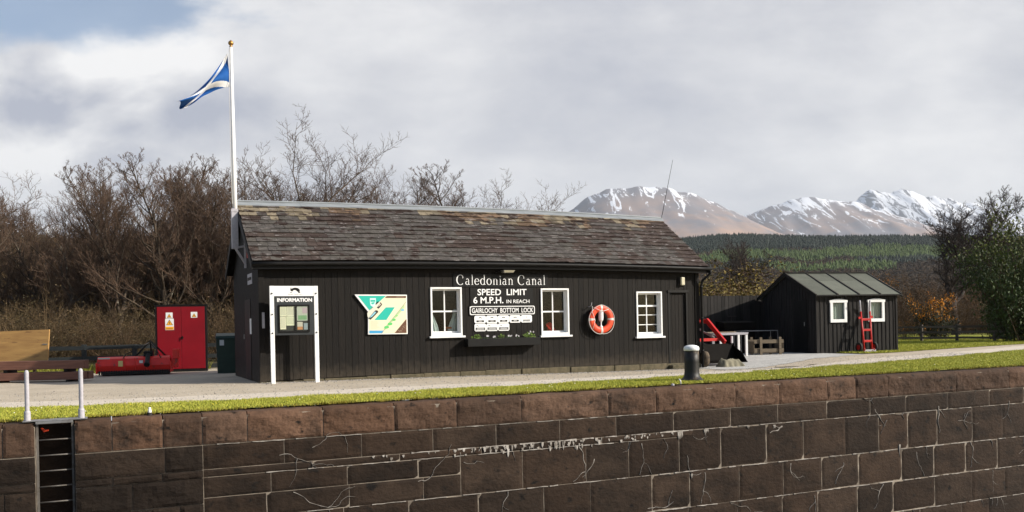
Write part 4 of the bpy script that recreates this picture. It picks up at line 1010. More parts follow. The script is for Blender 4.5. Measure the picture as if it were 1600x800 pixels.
# ------------------------------------------------------------------ flagpole and flag
def flagpole():
    X, Y = 3.04, 23.0
    t = stand('flagpole', 'tall white flagpole with gilded finial bracketed to the gable of the hut', 'flagpole', (X, Y, 3.3))
    b = MB(); b.tube([(X+.02, Y, 3.6), (X+.01, Y, 5.5), (X, Y, 8.33)], [.062, .055, .034], 14); b.build('pole', 'white', t, smooth=True)
    b = MB(); b.box(X-.075, Y-.075, 3.28, X-.062, Y+.075, 4.28); b.box(X-.062, Y-.075, 3.28, X+.075, Y-.062, 4.28); b.box(X-.062, Y+.062, 3.28, X+.075, Y+.075, 4.28); b.box(X-.085, Y-.085, 4.20, X+.085, Y-.076, 4.26)
    b.build('tabernacle', 'offwhite', t)
    b = MB(); b.bar((X, Y-.03, 3.30), (HX0+.01, Y-.03, 2.86), .06, .05); b.bar((X, Y-.03, 3.30), (HX0+.01, Y-.03, 3.36), .05, .05); b.bar((HX0-.02, Y-.03, 2.80), (HX0-.02, Y-.03, 3.75), .05, .04)
    b.build('bracket', 'offwhite', t)
    b = MB(); b.lathe(X, Y, [(.03, 8.32), (.045, 8.34), (.02, 8.36), (.05, 8.385), (.068, 8.42), (.055, 8.46), (.03, 8.485), (.012, 8.50)], 14); b.build('finial', 'brass', t, smooth=True)
    b = MB(); b.tube([(X-.05, Y-.03, 8.28), (X-.065, Y-.05, 7.0), (X-.06, Y-.05, 5.0), (X-.05, Y-.04, 4.4)], .006, 5); b.build('halyard', 'rope', t)
    # the flag hangs and streams away to the left; cloth with folds
    top = [(2.96, 8.17), (2.68, 7.72), (2.40, 7.34), (2.03, 6.99), (1.74, 6.77)]
    bot = [(3.00, 7.34), (2.66, 7.22), (2.40, 7.05), (2.14, 6.82), (1.86, 6.64)]
    def cr(P, u):
        s = u*(len(P)-1); i = min(int(s), len(P)-2); f = s-i; g = lambda k: P[max(0, min(len(P)-1, k))]
        a, b_, c, d = g(i-1), g(i), g(i+1), g(i+2)
        return tuple(.5*((2*b_[q])+(-a[q]+c[q])*f+(2*a[q]-5*b_[q]+4*c[q]-d[q])*f*f+(-a[q]+3*b_[q]-3*c[q]+d[q])*f**3) for q in (0, 1))
    nu, nv = 90, 56; V = []; F = []; Cc = []
    for i in range(nu+1):
        u = i/nu; T_ = cr(top, u); B_ = cr(bot, u)
        for j in range(nv+1):
            v = j/nv; x = T_[0]+(B_[0]-T_[0])*v; z = T_[1]+(B_[1]-T_[1])*v
            yy = Y+.16*math.sin(v*7.5+u*3)*(.25+.75*u)+.10*math.sin(u*11+v*4)*(.15+u)-.25*u
            x += .02*math.sin(v*9+u*5)*u
            V.append((x, yy, z))
    for i in range(nu):
        for j in range(nv):
            a = i*(nv+1)+j; F.append((a, a+nv+1, a+nv+2, a+1)); u = (i+.5)/nu; v = (j+.5)/nv
            wht = min(abs(v-u), abs(v-(1-u))) < .105
            Cc.append((.72, .72, .72) if wht else (.005, .080, .30))
    f = fast_mesh('flag', V, F, 'flagcloth', Cc, org=(2.95, Y, 8.2)); f.data.shade_smooth()
    sd = f.modifiers.new('thick', 'SOLIDIFY'); sd.thickness = .006
    tag(f, 'blue and white diagonal cross flag hanging in folds from the flagpole', 'flag')
flagpole()

# ------------------------------------------------------------------ shed, fences and yard things
def local_root(name, label, cat, loc, rz=0, group=None):
    t = empty(name, loc, label, cat, group); t.rotation_euler = (0, 0, rz); ORG[t.name] = Vector((0, 0, 0)); return t

def build_shed():
    rs = random.Random(8)
    t = local_root('garden_shed', 'small black battened shed with green felt roof and two white windows', 'shed', (23.21, 24.22, 0), R(-9.2))
    W, D, EH, RH = 3.40, 3.6, 2.12, 3.0
    wins = [(.58, 1.14, 1.23, 1.90), (2.18, 1.14, 2.83, 1.90)]
    m = MB(); m.box(.02, .02, 0, .06, D-.02, EH); m.box(W-.06, .02, 0, W-.02, D-.02, EH); m.box(.06, D-.06, 0, W-.06, D-.02, EH)
    xs = [.02, .58, 1.23, 2.18, 2.83, W-.02]
    for i in range(5):
        a, b = xs[i], xs[i+1]
        if i in (1, 3): m.box(a, .02, 0, b, .06, 1.14); m.box(a, .02, 1.90, b, .06, EH)
        else: m.box(a, .02, 0, b, .06, EH)
    for xg in (.02, W-.06):
        m.hexa([(xg, .03, EH), (xg+.04, .03, EH), (xg+.04, D-.03, EH), (xg, D-.03, EH), (xg, D/2-.01, RH-.05), (xg+.04, D/2-.01, RH-.05), (xg+.04, D/2+.01, RH-.05), (xg, D/2+.01, RH-.05)])
    m.build('wall', 'shedwood', t)
    bt = MB(); x = .0
    while x < W:
        hz = [w for w in wins if w[0]-.04 < x+.02 < w[2]+.04]; q = rs.uniform(.6, 1.3)
        if hz: bt.box(x, 0, .02, x+.035, .025, hz[0][1]-.05, (q, q, q)); bt.box(x, 0, hz[0][3]+.05, x+.035, .025, EH, (q, q, q))
        else: bt.box(x, 0, .02, x+.035, .025, EH, (q, q, q))
        x += .172
    y = .15
    while y < D:
        zt = EH+(RH-EH)*(1-abs(y-D/2)/(D/2))-.06; bt.box(-.008, y, .02, .0195, y+.035, zt); bt.box(W-.0195, y, .02, W+.008, y+.035, zt); y += .172
    bt.box(-.02, -.02, 0, .05, -.001, EH); bt.box(W-.05, -.02, 0, W+.02, -.001, EH)
    bt.build('batten', 'shedwood', t)
    d = MB(); d.box(-.03, .55, .05, -.009, 1.35, 1.95); dd = d.build('door', 'black', t); h = MB(); h.tube([(-.06, .66, 1.0), (-.06, .66, 1.15)], .012, 6); h.build('handle', 'steel', dd)
    # felt in four strips, laps and rolls
    for s in (0, 1):
        rf = MB(); n = 4; x0, x1 = -.10, W+.10
        for i in range(n):
            for k in range(2):
                a, b = x0+(x1-x0)*i/n, x0+(x1-x0)*(i+1)/n; q = rs.uniform(.80, 1.15)
                def pt(x, f, dz=0): yy = (D/2)*(1-f)+(-.16)*f; z = RH*(1-f)+(EH-.02)*f; yy = yy if s == 0 else D-yy; return (x, yy, z+dz)
                f0, f1 = k*.36, (.36 if k == 0 else 1.0)
                dz = .006*(1-k)
                rf.hexa([pt(a+.003, f0, -.03), pt(b-.003, f0, -.03), pt(b-.003, f1, -.03), pt(a+.003, f1, -.03), pt(a+.003, f0, dz), pt(b-.003, f0, dz), pt(b-.003, f1, dz), pt(a+.003, f1, dz)], (q, q, q*.97))
        r = rf.build('roof', 'felt', t)
        rl = MB()
        for i in range(n+1):
            x = x0+(x1-x0)*i/n; a = Vector(pt(x, 0, .02)); b = Vector(pt(x, 1, .02)); rl.bar(a, b, .05, .035)
        rl.build('roof_batten', 'fence' if s == 0 else 'black', r)
    rc = MB(); rc.bar((-.12, D/2, RH+.02), (W+.12, D/2, RH+.02), .16, .03); rc.bar((-.12, -.17, EH-.035), (W+.12, -.17, EH-.035), .02, .05)
    for x in (-.115, W+.115): rc.bar((x, -.16, EH-.06), (x, D/2, RH-.04), .02, .10); rc.bar((x, D+.16, EH-.06), (x, D/2, RH-.04), .02, .10)
    rc.build('roof_trim', 'black', t)
    for w in wins:
        f = MB(); c = .085; x0, z0, x1, z1 = w
        f.box(x0-.02, -.04, z0-.03, x0+c, .018, z1); f.box(x1-c, -.04, z0-.03, x1+.02, .018, z1); f.box(x0+c, -.04, z0-.03, x1-c, .018, z0+c)
        f.plate([(x0-.05, z1-c+.01), (x1+.05, z1-c+.01), (x1+.05, z1+.01), ((x0+x1)/2+.12, z1+.055), ((x0+x1)/2-.12, z1+.055), (x0-.05, z1+.01)], -.045, .018)
        ff = f.build('window', 'white', t, bevel=.004)
        p = MB(); p.box(x0+.02, .03, z0, x1-.02, .035, z1-.02); p.build('pane', 'glass', ff)
        cu = MB(); n = 10
        for i in range(n): a = x0+.05+(x1-x0-.1)*i/n; b = a+(x1-x0-.1)/n; cu.hexa([(a, .09+.02*(i % 2), z0), (b, .09+.02*((i+1) % 2), z0), (b, .1+.02*((i+1) % 2), z0), (a, .1+.02*(i % 2), z0), (a, .09+.02*(i % 2), z1), (b, .09+.02*((i+1) % 2), z1), (b, .1+.02*((i+1) % 2), z1), (a, .1+.02*(i % 2), z1)], (.4, .42, .4))
        cu.build('blind', 'print', ff)
    # sack truck leaning on the front
    k = local_root('sack_truck', 'red sack truck with white handles leaning on the front of the small shed', 'sack truck', tuple(Vector((23.21, 24.22, 0))+Matrix.Rotation(R(-9.2), 3, 'Z') @ Vector((1.82, -.50, 0))), R(-9.2))
    def P(x, h): return (x*.78+.10*h-.06, .0+h/1.95*.42, h)
    for s in (-1, 1):
        b = MB(); b.tube([P(s*.21, .06), P(s*.22, .8), P(s*.25, 1.48)], .034, 8); b.tube([P(s*.21, .2), (s*.21, -.02, .10)], .02, 6); b.build('rail', 'red', k, smooth=True)
        b = MB(); b.tube([P(s*.25, 1.47), P(s*.255, 1.56), (s*.205+.07, .30, 1.70), (s*.215+.02, .24, 1.88)], .030, 8); b.build('handle', 'offwhite', k, smooth=True)
    for h, w in ((.42, .21), (.82, .22), (1.20, .24)):
        b = MB(); b.box(-w*.78+.10*h-.06, P(0, h)[1]-.03, h-.04, w*.78+.10*h-.06, P(0, h)[1]+.015, h+.04); b.build('crossbar', 'red', k, bevel=.006)
    b = MB(); b.box(-.24, P(0, 1.25)[1]-.02, 1.22, -.15, P(0, 1.25)[1]+.02, 1.30); b.box(.26, P(0, 1.25)[1]-.02, 1.24, .35, P(0, 1.25)[1]+.02, 1.33); b.build('shoulder', 'red', k)
    b = MB(); b.box(-.30, -.30, .0, .32, .02, .018); b.box(-.24, -.01, .018, .26, .02, .12); b.build('toe_plate', 'offwhite', k)
    for s in (-1, 1):
        b = MB(); n = 20; c = (s*.32, .16, .20)
        prof = []
        for x, r in ((-.035, .10), (-.04, .15), (-.03, .18), (.03, .18), (.04, .15), (.035, .10)):
            prof.append([(c[0]+x, c[1]+r*math.cos(2*math.pi*i/n), c[2]+r*math.sin(2*math.pi*i/n)) for i in range(n)])
        for a, d_ in zip(prof[:-1], prof[1:]):
            for i in range(n): b.face([a[i], a[(i+1) % n], d_[(i+1) % n], d_[i]])
        w = b.build('wheel', 'rubber', k, smooth=True)
        b = MB(); b.tube([(c[0]-.03, c[1], c[2]), (c[0]+.03, c[1], c[2])], .10, 16); b.build('rim', 'red', w)
build_shed()

def close_board_fence():
    rs = random.Random(4)
    t = stand('board_fence', 'tall dark vertical board fence between the hut and the small shed', 'fence', (17, 28, 0))
    m = MB(); x = 15.9
    while x < 24.6:
        w = rs.uniform(.16, .18); q = rs.uniform(.6, 1.35); h = 2.24+rs.uniform(-.015, .015)
        m.box(x, 28+rs.uniform(-.004, .004), -.1, x+w-.012, 28.03, h, (q, q, q)); m.box(x-.016, 28.028, -.1, x+.016, 28.05, h-.01, (.4, .4, .4)); x += w
    m.build('panel', 'shedwood', t)
    m = MB(); m.box(20.85, 27.86, -.1, 21.05, 27.995, 2.24); m.build('post', 'shedwood', t)
    m = MB(); m.box(23.1-.9, 27.93, 1.42, 23.1-.45, 27.998, 1.45); m.tube([(22.4, 27.95, 1.44), (22.4, 27.95, 1.1)], .012, 6); m.build('latch', 'fence', t)
close_board_fence()

def rail_fence(name, A_, B_, n, rails, h, m, label, pw=.10, th=.035, rh=.09, seed=1, board=None):
    rs = random.Random(seed); A_ = Vector((*A_, 0)); B_ = Vector((*B_, 0)); d = (B_-A_).normalized(); q = Vector((-d.y, d.x, 0))
    t = stand(name, label, 'fence', tuple(A_))
    for i in range(n+1):
        p = A_+(B_-A_)*i/n; b = MB(); hh = h+.03+rs.uniform(-.02, .02)
        b.bar(p+Vector((0, 0, -.2)), p+Vector((rs.uniform(-.01, .01), 0, hh)), pw, pw, up=(d.x, d.y, 0), c=(rs.uniform(.7, 1.2),)*3); b.build('post', m, t, bevel=.008)
    for z in rails:
        b = MB()
        for i in range(n):
            p0 = A_+(B_-A_)*i/n; p1 = A_+(B_-A_)*(i+1)/n; c = (rs.uniform(.75, 1.3),)*3
            off = q*-(pw/2+th/2+.003) if q.y > 0 else q*(pw/2+th/2+.003)
            b.bar(p0+off+Vector((0, 0, z+rs.uniform(-.012, .012)))+d*.004, p1+off+Vector((0, 0, z+rs.uniform(-.012, .012)))-d*.004, th, rh, c=c)
        b.build('rail', m, t)
    return t
M['fencebrown'] = mat('fence_brown', (.120, .098, .080), (.07, .058, .048), 3, 8, .85, .4, 14, (.5, 5, 5), True)
M['fenceblack'] = mat('fence_black', (.012, .015, .016), (.020, .024, .025), 5, 6, .6, .2, 14, (.6, 4, 4), True)
rail_fence('post_and_rail_fence', (-6.5, 32.6), (3.9, 30.9), 7, (.12, .45, .80), .86, 'fenceblack', 'low black post and rail fence behind the red cabinet and the timber stack', .14, .04, .13, 3)
rail_fence('post_and_rail_fence', (37.4, 38.2), (41.6, 20.5), 10, (.20, .48, .76), .86, 'fencebrown', 'weathered brown three rail fence running right from the small shed', .12, .035, .10, 4)

def red_cabinet():
    t = local_root('electrical_cabinet', 'tall dark red double door electrical cabinet with yellow warning triangles', 'cabinet', (1.50, 29.4, 0), R(-8))
    W, H = 1.44, 2.06
    b = MB(); b.box(-.03, 0, 0, W+.03, .55, H); b.box(-.05, -.04, H, W+.05, .58, H+.035); b.box(-.03, -.03, 0, .02, 0, H); b.box(W-.02, -.03, 0, W+.03, 0, H); b.box(.02, -.03, 0, W-.02, 0, .09); b.box(.02, -.03, H-.03, W-.02, 0, H)
    b.build('casing', 'black', t)
    ds = []
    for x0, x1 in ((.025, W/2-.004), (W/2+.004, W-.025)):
        b = MB(); b.box(x0, -.045, .10, x1, -.001, H-.035); ds.append(b.build('door', 'cabred_shaded', t, bevel=.006))
    b = MB(); b.tube([(W/2+.03, -.09, 1.07), (W/2+.03, -.045, 1.07)], .035, 10); b.box(W/2+.018, -.10, 1.0, W/2+.042, -.088, 1.12); b.build('handle', 'black', ds[1])
    def warn(x, z, w, h, panel, d):
        b = MB(); b.box(x, -.049, z, x+w, -.0455, z+h, (.72, .72, .70)); s = b.build('warning_label', 'print', d)
        k = MB(); th = min(w*.8, h*.75); cx = x+w/2; zb = z+h-th*.95-.01 if panel else z+h*.12
        k.plate([(cx-th*.5, zb), (cx+th*.5, zb), (cx, zb+th*.86)], -.0515, -.049, (.03, .02, .01))
        k.plate([(cx-th*.40, zb+.010), (cx+th*.40, zb+.010), (cx, zb+th*.74)], -.0530, -.049, (.80, .36, .02))
        k.plate([(cx+.008, zb+th*.58), (cx-.022, zb+th*.30), (cx, zb+th*.32), (cx-.008, zb+th*.10), (cx+.024, zb+th*.38), (cx+.002, zb+th*.36)], -.0545, -.049, (.02, .02, .02))
        if panel: k.box(x+.008, -.0515, z+.008, x+w-.008, -.049, z+h*.30, (.80, .36, .02)); k.box(x+.02, -.053, z+.045, x+w-.02, -.0512, z+.055, (.1, .05, .02)); k.box(x+.02, -.053, z+.025, x+w-.04, -.0512, z+.033, (.1, .05, .02))
        k.build('pictogram', 'print', s)
    warn(.28, 1.67, .20, .18, False, ds[0]); warn(.26, 1.31, .25, .35, True, ds[0]); warn(1.01, 1.68, .19, .18, False, ds[1])
red_cabinet()

def flail_mower():
    t = local_root('flail_mower', 'red tractor flail mower parked in front of the black fence beside the cabinet', 'mower', (-.12, 28.3, 0), R(-8))
    b = MB(); prof = [(0, .14), (-.06, .30), (-.02, .50), (.12, .56), (.40, .54), (.58, .36), (.60, .14)]
    n = len(prof); L_ = 1.95
    for x in (0,): pass
    v = len(b.v)
    for x in (0, L_):
        for (y, z) in prof: b.v.append((x, y-.3, z))
    for i in range(n-1): b.f.append((v+i, v+i+1, v+n+i+1, v+n+i)); b.c.append((1, 1, 1))
    b.f.append(tuple(v+i for i in range(n))); b.c.append((1, 1, 1)); b.f.append(tuple(v+n+i for i in range(n))); b.c.append((1, 1, 1))
    for x in (-.035, L_): b.box(x, -.40, .08, x+.035, .33, .40)
    for x in (.72, 1.0, 1.3): b.box(x, -.375, .16, x+.02, -.32, .52)
    b.build('housing', 'brightred', t, bevel=.008)
    b = MB()
    for i in range(30): x = .03+i*.065; b.box(x, -.34, .04, x+.045, -.325, .16)
    b.build('rubber_flap', 'rubber', t)
    b = MB(); b.tube([(.05, .25, .08), (L_-.05, .25, .08)], .075, 12); b.build('roller', 'rust', t)
    b = MB(); b.box(1.22, -.22, .52, 1.48, .08, .70); b.tube([(1.35, -.62, .34), (1.35, -.22, .60)], .065, 12); b.tube([(1.35, -.66, .30), (1.35, -.60, .36)], .085, 12); b.build('gearbox', 'black', t, bevel=.02)
    b = MB(); b.bar((.95, .0, .50), (1.38, -.05, .98), .05, .05); b.bar((1.85, .0, .50), (1.42, -.05, .98), .05, .05); b.bar((1.38, -.08, .98), (1.42, -.08, .98), .08, .09); b.bar((1.4, -.02, .95), (1.4, .30, .45), .04, .04); b.bar((.98, -.3, .42), (1.82, -.3, .42), .05, .06)
    b.build('hitch_frame', 'black', t)
    b = MB(); b.tube([(1.38, -.1, .95), (1.1, -.25, .80), (.75, -.28, .62), (.62, -.32, .40)], .014, 6); b.tube([(1.42, -.1, .92), (1.6, -.3, .72), (1.7, -.35, .50)], .014, 6); b.build('hose', 'rubber', t, smooth=True)
    b = MB(); b.box(1.98, -.25, .20, 2.16, .12, .46); b.box(2.02, -.30, .46, 2.20, .10, .74); b.build('belt_guard', 'brightred', t, bevel=.012)
    b = MB(); b.box(.72-.16, -.378, .28, .72-.04, -.372, .44, (.65, .52, .20)); b.box(1.12, -.378, .36, 1.22, -.372, .44, (.65, .65, .62)); b.box(.03, -.352, .50, .34, -.346, .54, (.55, .55, .5)); b.build('sticker', 'print', t)
flail_mower()

def left_things():
    # plywood sheet and stacked timbers
    t = local_root('plywood_board', 'large honey coloured plywood board standing on edge behind the timber stack', 'board', (-1.42, 27.6, 0), R(-24.8))
    b = MB(); b.hexa([(-3.6, 0, .02), (0, 0, .30), (0, .05, .30), (-3.6, .05, .02), (-3.6, .16, 1.30), (0, .16, 1.38), (0, .21, 1.38), (-3.6, .21, 1.30)]); b.build('sheet', 'ply', t, bevel=.003)
    b = MB(); b.box(-.16, .085, .96, -.03, .10, .985); b.build('catch', 'steel', t)
    b = MB(); b.bar((-.5, .3, 0), (-.5, .22, 1.2), .06, .06); b.bar((-2.6, .3, 0), (-2.6, .22, 1.2), .06, .06); b.build('prop', 'palewood', t)
    rz = R(-24.8); gl = 'reddish brown timbers stacked on the gravel'
    for i, (x, y, z, l, s, lab) in enumerate(((0, 0, .34, 4.6, .22, 'long reddish brown squared timber lying on top of the stack'), (-.06, .02, .06, 4.5, .20, 'long reddish brown squared timber at the bottom front of the stack'), (-.02, .29, .06, 4.5, .20, 'squared timber at the bottom rear of the stack beneath the plywood board'),)):
        b = MB(); tilt = .0; b.hexa([(-l, 0, z), (0, 0, z), (0, .26, z), (-l, .26, z), (-l, 0, z+s), (0, 0, z+s), (0, .26, z+s), (-l, .26, z+s)])
        o = b.build('timber', 'timber', org=(0, 0, 0), bevel=.012); o.location = Vector((-.45, 25.3, 0))+Matrix.Rotation(rz, 3, 'Z') @ Vector((x, y, 0)); o.rotation_euler = (0, 0, rz)
        tag(o, lab, 'timber', gl)
    for i, (xx, zz, lab) in enumerate(((-.55, .262, 'short dark spacer block between the timbers nearest the right end'), (-2.1, .262, 'short dark spacer block between the timbers further left'), (-.5, 0, 'short dark bearer under the right end of the timber stack'), (-2.3, 0, 'short dark bearer under the left part of the timber stack'))):
        b = MB(); b.box(xx, .02, zz, xx+.10, .48, zz+(.078 if zz else .058)); o = b.build('bearer', 'black', bevel=.004); o.location = Vector((-.45, 25.3, 0)); o.rotation_euler = (0, 0, rz); tag(o, lab, 'spacer block', 'bearers in the timber stack')
    # ladder safety posts
    for x, y, lab in ((-.965, 13.86, 'pale round metal post standing left of the lock ladder'), (-.295, 13.84, 'pale round metal post standing right of the lock ladder')):
        t = stand('safety_post', lab, 'post', (x, y, 0), 'posts beside the lock ladder')
        b = MB(); b.lathe(x-.0, y, [(.029, .0), (.029, .68), (.026, .70), (.016, .715), (.004, .72)], 16); b.build('shaft', 'offwhite', t, smooth=False)
        b = MB(); b.lathe(x, y, [(.042, .0), (.042, .14), (.036, .155), (.031, .157)], 16); b.build('sleeve', 'offwhite', t)
    # ladder in its recess
    t = stand('lock_ladder', 'rusty grey steel ladder set in a dark recess of the lock wall', 'ladder', (-.63, YC, -.03))
    for x in (-.845, -.41):
        b = MB(); b.box(x-.014, YC+.05, -5.5, x+.014, YC+.11, -.02); b.build('rail', 'rung', t)
    for i in range(22):
        z = -.25-.215*i; b = MB(); b.tube([(-.831, YC+.08, z), (-.424, YC+.08, z)], .010, 8); b.build('rung', 'rung', t, smooth=True)
    b = MB(); b.box(-1.02, YC+.02, .012, -.22, YC+.30, .024); b.box(-.86, YC-.005, -.022, -.40, YC+.02, .010); b.build('top_plate', 'steel', t, bevel=.003)
    b = MB(); b.tube([(-.80, YC+.16, -.09), (-.76, YC+.14, -.13), (-.71, YC+.12, -.12)], [.012, .022, .012], 7)
    tag(b.build('rope_end', 'orange', org=(-.76, YC+.15, -.12)), 'frayed orange rope end hanging at the top of the ladder recess', 'rope')
    # small marker light, hook
    x, y = .6, 14.0
    t = stand('edge_marker', 'tiny white topped marker peg on the coping right of the ladder', 'marker', (x, y, 0))
    b = MB(); b.lathe(x, y, [(.034, -.01), (.032, .035)], 12); b.build('foot', 'rubber', t)
    b = MB(); b.lathe(x, y, [(.026, .035), (.026, .07), (.020, .075), (.018, .105), (.008, .11)], 12); b.build('cap', 'white', t)
    x, y = 9.86, 13.92
    t = stand('mooring_eye', 'small bent white tipped iron hook on the coping below the bollard', 'hook', (x, y, 0))
    b = MB(); b.tube([(x-.08, y, .018), (x+.06, y, .018), (x+.075, y, .03)], .013, 7); b.build('bar', 'black', t, smooth=True)
    b = MB(); b.tube([(x+.075, y, .03), (x+.07, y, .09), (x+.04, y, .125)], .012, 7); b.build('tip', 'white', t, smooth=True)
    b = MB(); b.lathe(x-.11, y, [(.015, .0), (.032, .012), (.032, .035), (.015, .046)], 12); b.build('knob', 'offwhite', t)
    # bollard
    x, y = 10.84, 14.80
    t = stand('mooring_bollard', 'stout black iron mooring bollard with flared foot and white domed top', 'bollard', (x, y, 0))
    b = MB(); b.lathe(x, y, [(.30, -.02), (.26, .02), (.205, .055), (.160, .11), (.148, .20), (.146, .40), (.146, .625)], 32); b.build('shaft', 'bollard' if 'bollard' in M else 'black', t, smooth=True)
    b = MB(); b.lathe(x, y, [(.148, .622), (.156, .635), (.158, .675), (.145, .705), (.105, .728), (.05, .74), (.005, .742)], 32); b.build('cap', 'white', t, smooth=True)
    # bin beside the gable
    t = local_root('grit_bin', 'dark green bin with small white label beside the gable of the hut', 'bin', (2.98, 27.0, 0), R(-6))
    b = MB(); b.hexa([(.03, .02, 0), (.67, .02, 0), (.67, .55, 0), (.03, .55, 0), (0, 0, 1.02), (.7, 0, 1.02), (.7, .6, 1.02), (0, .6, 1.02)]); b.build('body', 'green_dk', t, bevel=.02)
    b = MB(); b.hexa([(-.02, -.03, 1.02), (.72, -.03, 1.02), (.72, .62, 1.02), (-.02, .62, 1.02), (0, .02, 1.10), (.7, .02, 1.10), (.7, .6, 1.18), (0, .6, 1.18)]); b.build('lid', 'green_dk', t, bevel=.015)
    b = MB(); b.box(.10, -.012, .82, .22, .002, .98, (.55, .56, .58)); b.build('label_plate', 'print', t)
M['bollard'] = mat('bollard_iron', (.005, .005, .005), (.012, .010, .009), 3, 6, .5, .3, 20, (1, 1, .5), spots=((.12, .085, .05), 4, .60, .12, (1, 1, .6)))
left_things()

def right_yard():
    # compact tractor with front loader, mostly hidden by the end of the hut
    t = local_root('compact_tractor', 'red compact tractor with front loader half hidden behind the right end of the hut', 'tractor', (17.05, 22.5, -.06), 0)
    b = MB(); b.hexa([(-.2, .9, .55), (.35, .9, .55), (.35, 2.6, .55), (-.2, 2.6, .55), (-.18, 1.0, 1.15), (.33, 1.0, 1.15), (.33, 2.6, 1.2), (-.18, 2.6, 1.2)]); b.build('bonnet', 'red', t, bevel=.03)
    b = MB(); b.box(-.14, .885, .6, .29, .899, 1.1); b.build('grille', 'black', t)
    for x in (-.42, .62):
        b = MB(); b.bar((x, 1.9, 1.35), (x, .75, 1.30), .08, .14); b.bar((x, .78, 1.34), (x, -.12, .62), .08, .15); b.bar((x, 1.8, .55), (x, 1.8, 1.4), .09, .12); b.build('loader_arm', 'red', t, bevel=.008)
        b = MB(); b.tube([(x, 1.3, 1.1), (x, .4, .75)], .03, 8); b.tube([(x, .9, .95), (x, .1, .78)], .018, 8); b.build('ram', 'steel', t)
    for y, z, w in ((.12, .72, .09), (.95, 1.31, .06)):
        b = MB(); b.bar((-.42, y, z), (.62, y, z), w, w); b.build('cross_tube', 'red', t)
    b = MB(); x0, x1 = -.62, .90   # bucket
    prof = [(-.15, .56), (-.30, .06), (-.55, .0), (-.85, .02)]
    for (a, c) in zip(prof[:-1], prof[1:]):
        b.hexa([(x0, a[0], a[1]), (x1, a[0], a[1]), (x1, c[0], c[1]), (x0, c[0], c[1]), (x0, a[0]+.02, a[1]+.03), (x1, a[0]+.02, a[1]+.03), (x1, c[0], c[1]+.03), (x0, c[0], c[1]+.03)])
    for x in (x0, x1-.02):
        v = len(b.v); pp = prof+[(-.62, .30)]
        for xx in (x, x+.02):
            for (y, z) in pp: b.v.append((xx, y, z))
        n = len(pp); b.f.append(tuple(v+i for i in range(n))); b.f.append(tuple(v+n+i for i in range(n))); b.c += [(1, 1, 1)]*2
        for i in range(n): j = (i+1) % n; b.f.append((v+i, v+j, v+n+j, v+n+i)); b.c.append((1, 1, 1))
    b.build('bucket', 'interior', t)
    b = MB(); b.box(x1-.08, -.20, .60, x1-.02, -.14, .82); b.build('marker_post', 'offwhite', t)
    def wheel(cx, cy, r, w, m1):
        n = 24; b = MB(); pr = []
        for x, q in ((-w/2, .55), (-w/2, .9), (-w*.35, 1), (w*.35, 1), (w/2, .9), (w/2, .55)):
            pr.append([(cx+x, cy+r*q*math.cos(2*math.pi*i/n), r+r*q*math.sin(2*math.pi*i/n)) for i in range(n)])
        for a, d_ in zip(pr[:-1], pr[1:]):
            for i in range(n): b.face([a[i], a[(i+1) % n], d_[(i+1) % n], d_[i]])
        for i in range(0, n, 2):
            a = 2*math.pi*i/n; b.bar((cx-w*.45, cy+r*math.cos(a), r+r*math.sin(a)), (cx+w*.45, cy+r*math.cos(a+.2), r+r*math.sin(a+.2)), .04, .04)
        wv = b.build('wheel', m1, t)
        b = MB(); b.tube([(cx-w*.42, cy, r), (cx+w*.42, cy, r)], r*.56, 16); b.build('rim', 'offwhite', wv)
    wheel(-.42, 1.15, .32, .22, 'rubber'); wheel(.58, 1.15, .32, .22, 'rubber')
    b = MB(); b.box(-.25, 2.6, .5, .4, 3.6, .9); b.box(-.2, 3.2, .9, .35, 3.3, 1.5); b.tube([(-.3, 3.5, .9), (-.3, 3.5, 2.0), (.45, 3.5, 2.0), (.45, 3.5, .9)], .03, 8); b.build('seat_deck', 'black', t)
    # old wheel in front of the bucket
    t = stand('spare_wheel', 'muddy narrow tyre standing against the right corner of the hut', 'tyre', (16.15, 21.35, -.12))
    b = MB(); n = 22; cx, cy, cz, r = 16.15, 21.38, .12, .235; pr = []
    ax = Vector((.93, -.35, 0)).normalized(); sd = Vector((0, 0, 1)); fw = ax.cross(sd)
    for k in range(10):
        q = 2*math.pi*k/10; o = .085*math.cos(q); rr = r-.055+.055*math.sin(q)
        pr.append([tuple(Vector((cx, cy, cz))+ax*o+(fw*math.cos(2*math.pi*i/n)+sd*math.sin(2*math.pi*i/n))*rr) for i in range(n)])
    for k in range(10):
        a, d_ = pr[k], pr[(k+1) % 10]
        for i in range(n): b.face([a[i], a[(i+1) % n], d_[(i+1) % n], d_[i]])
    b.build('tyre', 'mudwheel', t, smooth=True)
    b = MB(); b.tube([tuple(Vector((cx, cy, cz))-ax*.06), tuple(Vector((cx, cy, cz))+ax*.06)], .13, 14); b.build('rim', 'rust', t)
    # khaki canvas bundle
    b = MB(); nx, ny = 26, 12; x0, y0 = 16.42, 21.05
    for i in range(nx+1):
        for j in range(ny+1):
            u = i/nx; v = j/ny; prf = max(0, math.sin(math.pi*v))**.6; e = min(1, min(u, 1-u)/.16+.35)
            yy = y0+.45*(v-.5)*(.95); hgt = .29*prf*e*(1-.35*u)+.10*noise.noise((u*3, v*2.5, 2))*prf+.05*abs(noise.noise((u*8+v*5, v*3, 7)))*prf+.03*noise.noise((u*15, v*9, 5))*prf
            b.v.append((x0+.78*u+.05*noise.noise((v*4, u*3, 1)), yy+.05*noise.noise((u*6, v*3, 4)), -.15+hgt))
    for i in range(nx):
        for j in range(ny): a = i*(ny+1)+j; b.f.append((a, a+ny+1, a+ny+2, a+1)); b.c.append((1, 1, 1))
    v = len(b.v)
    for i in (0, nx): b.f.append(tuple(i*(ny+1)+j for j in range(ny+1))); b.c.append((1, 1, 1))
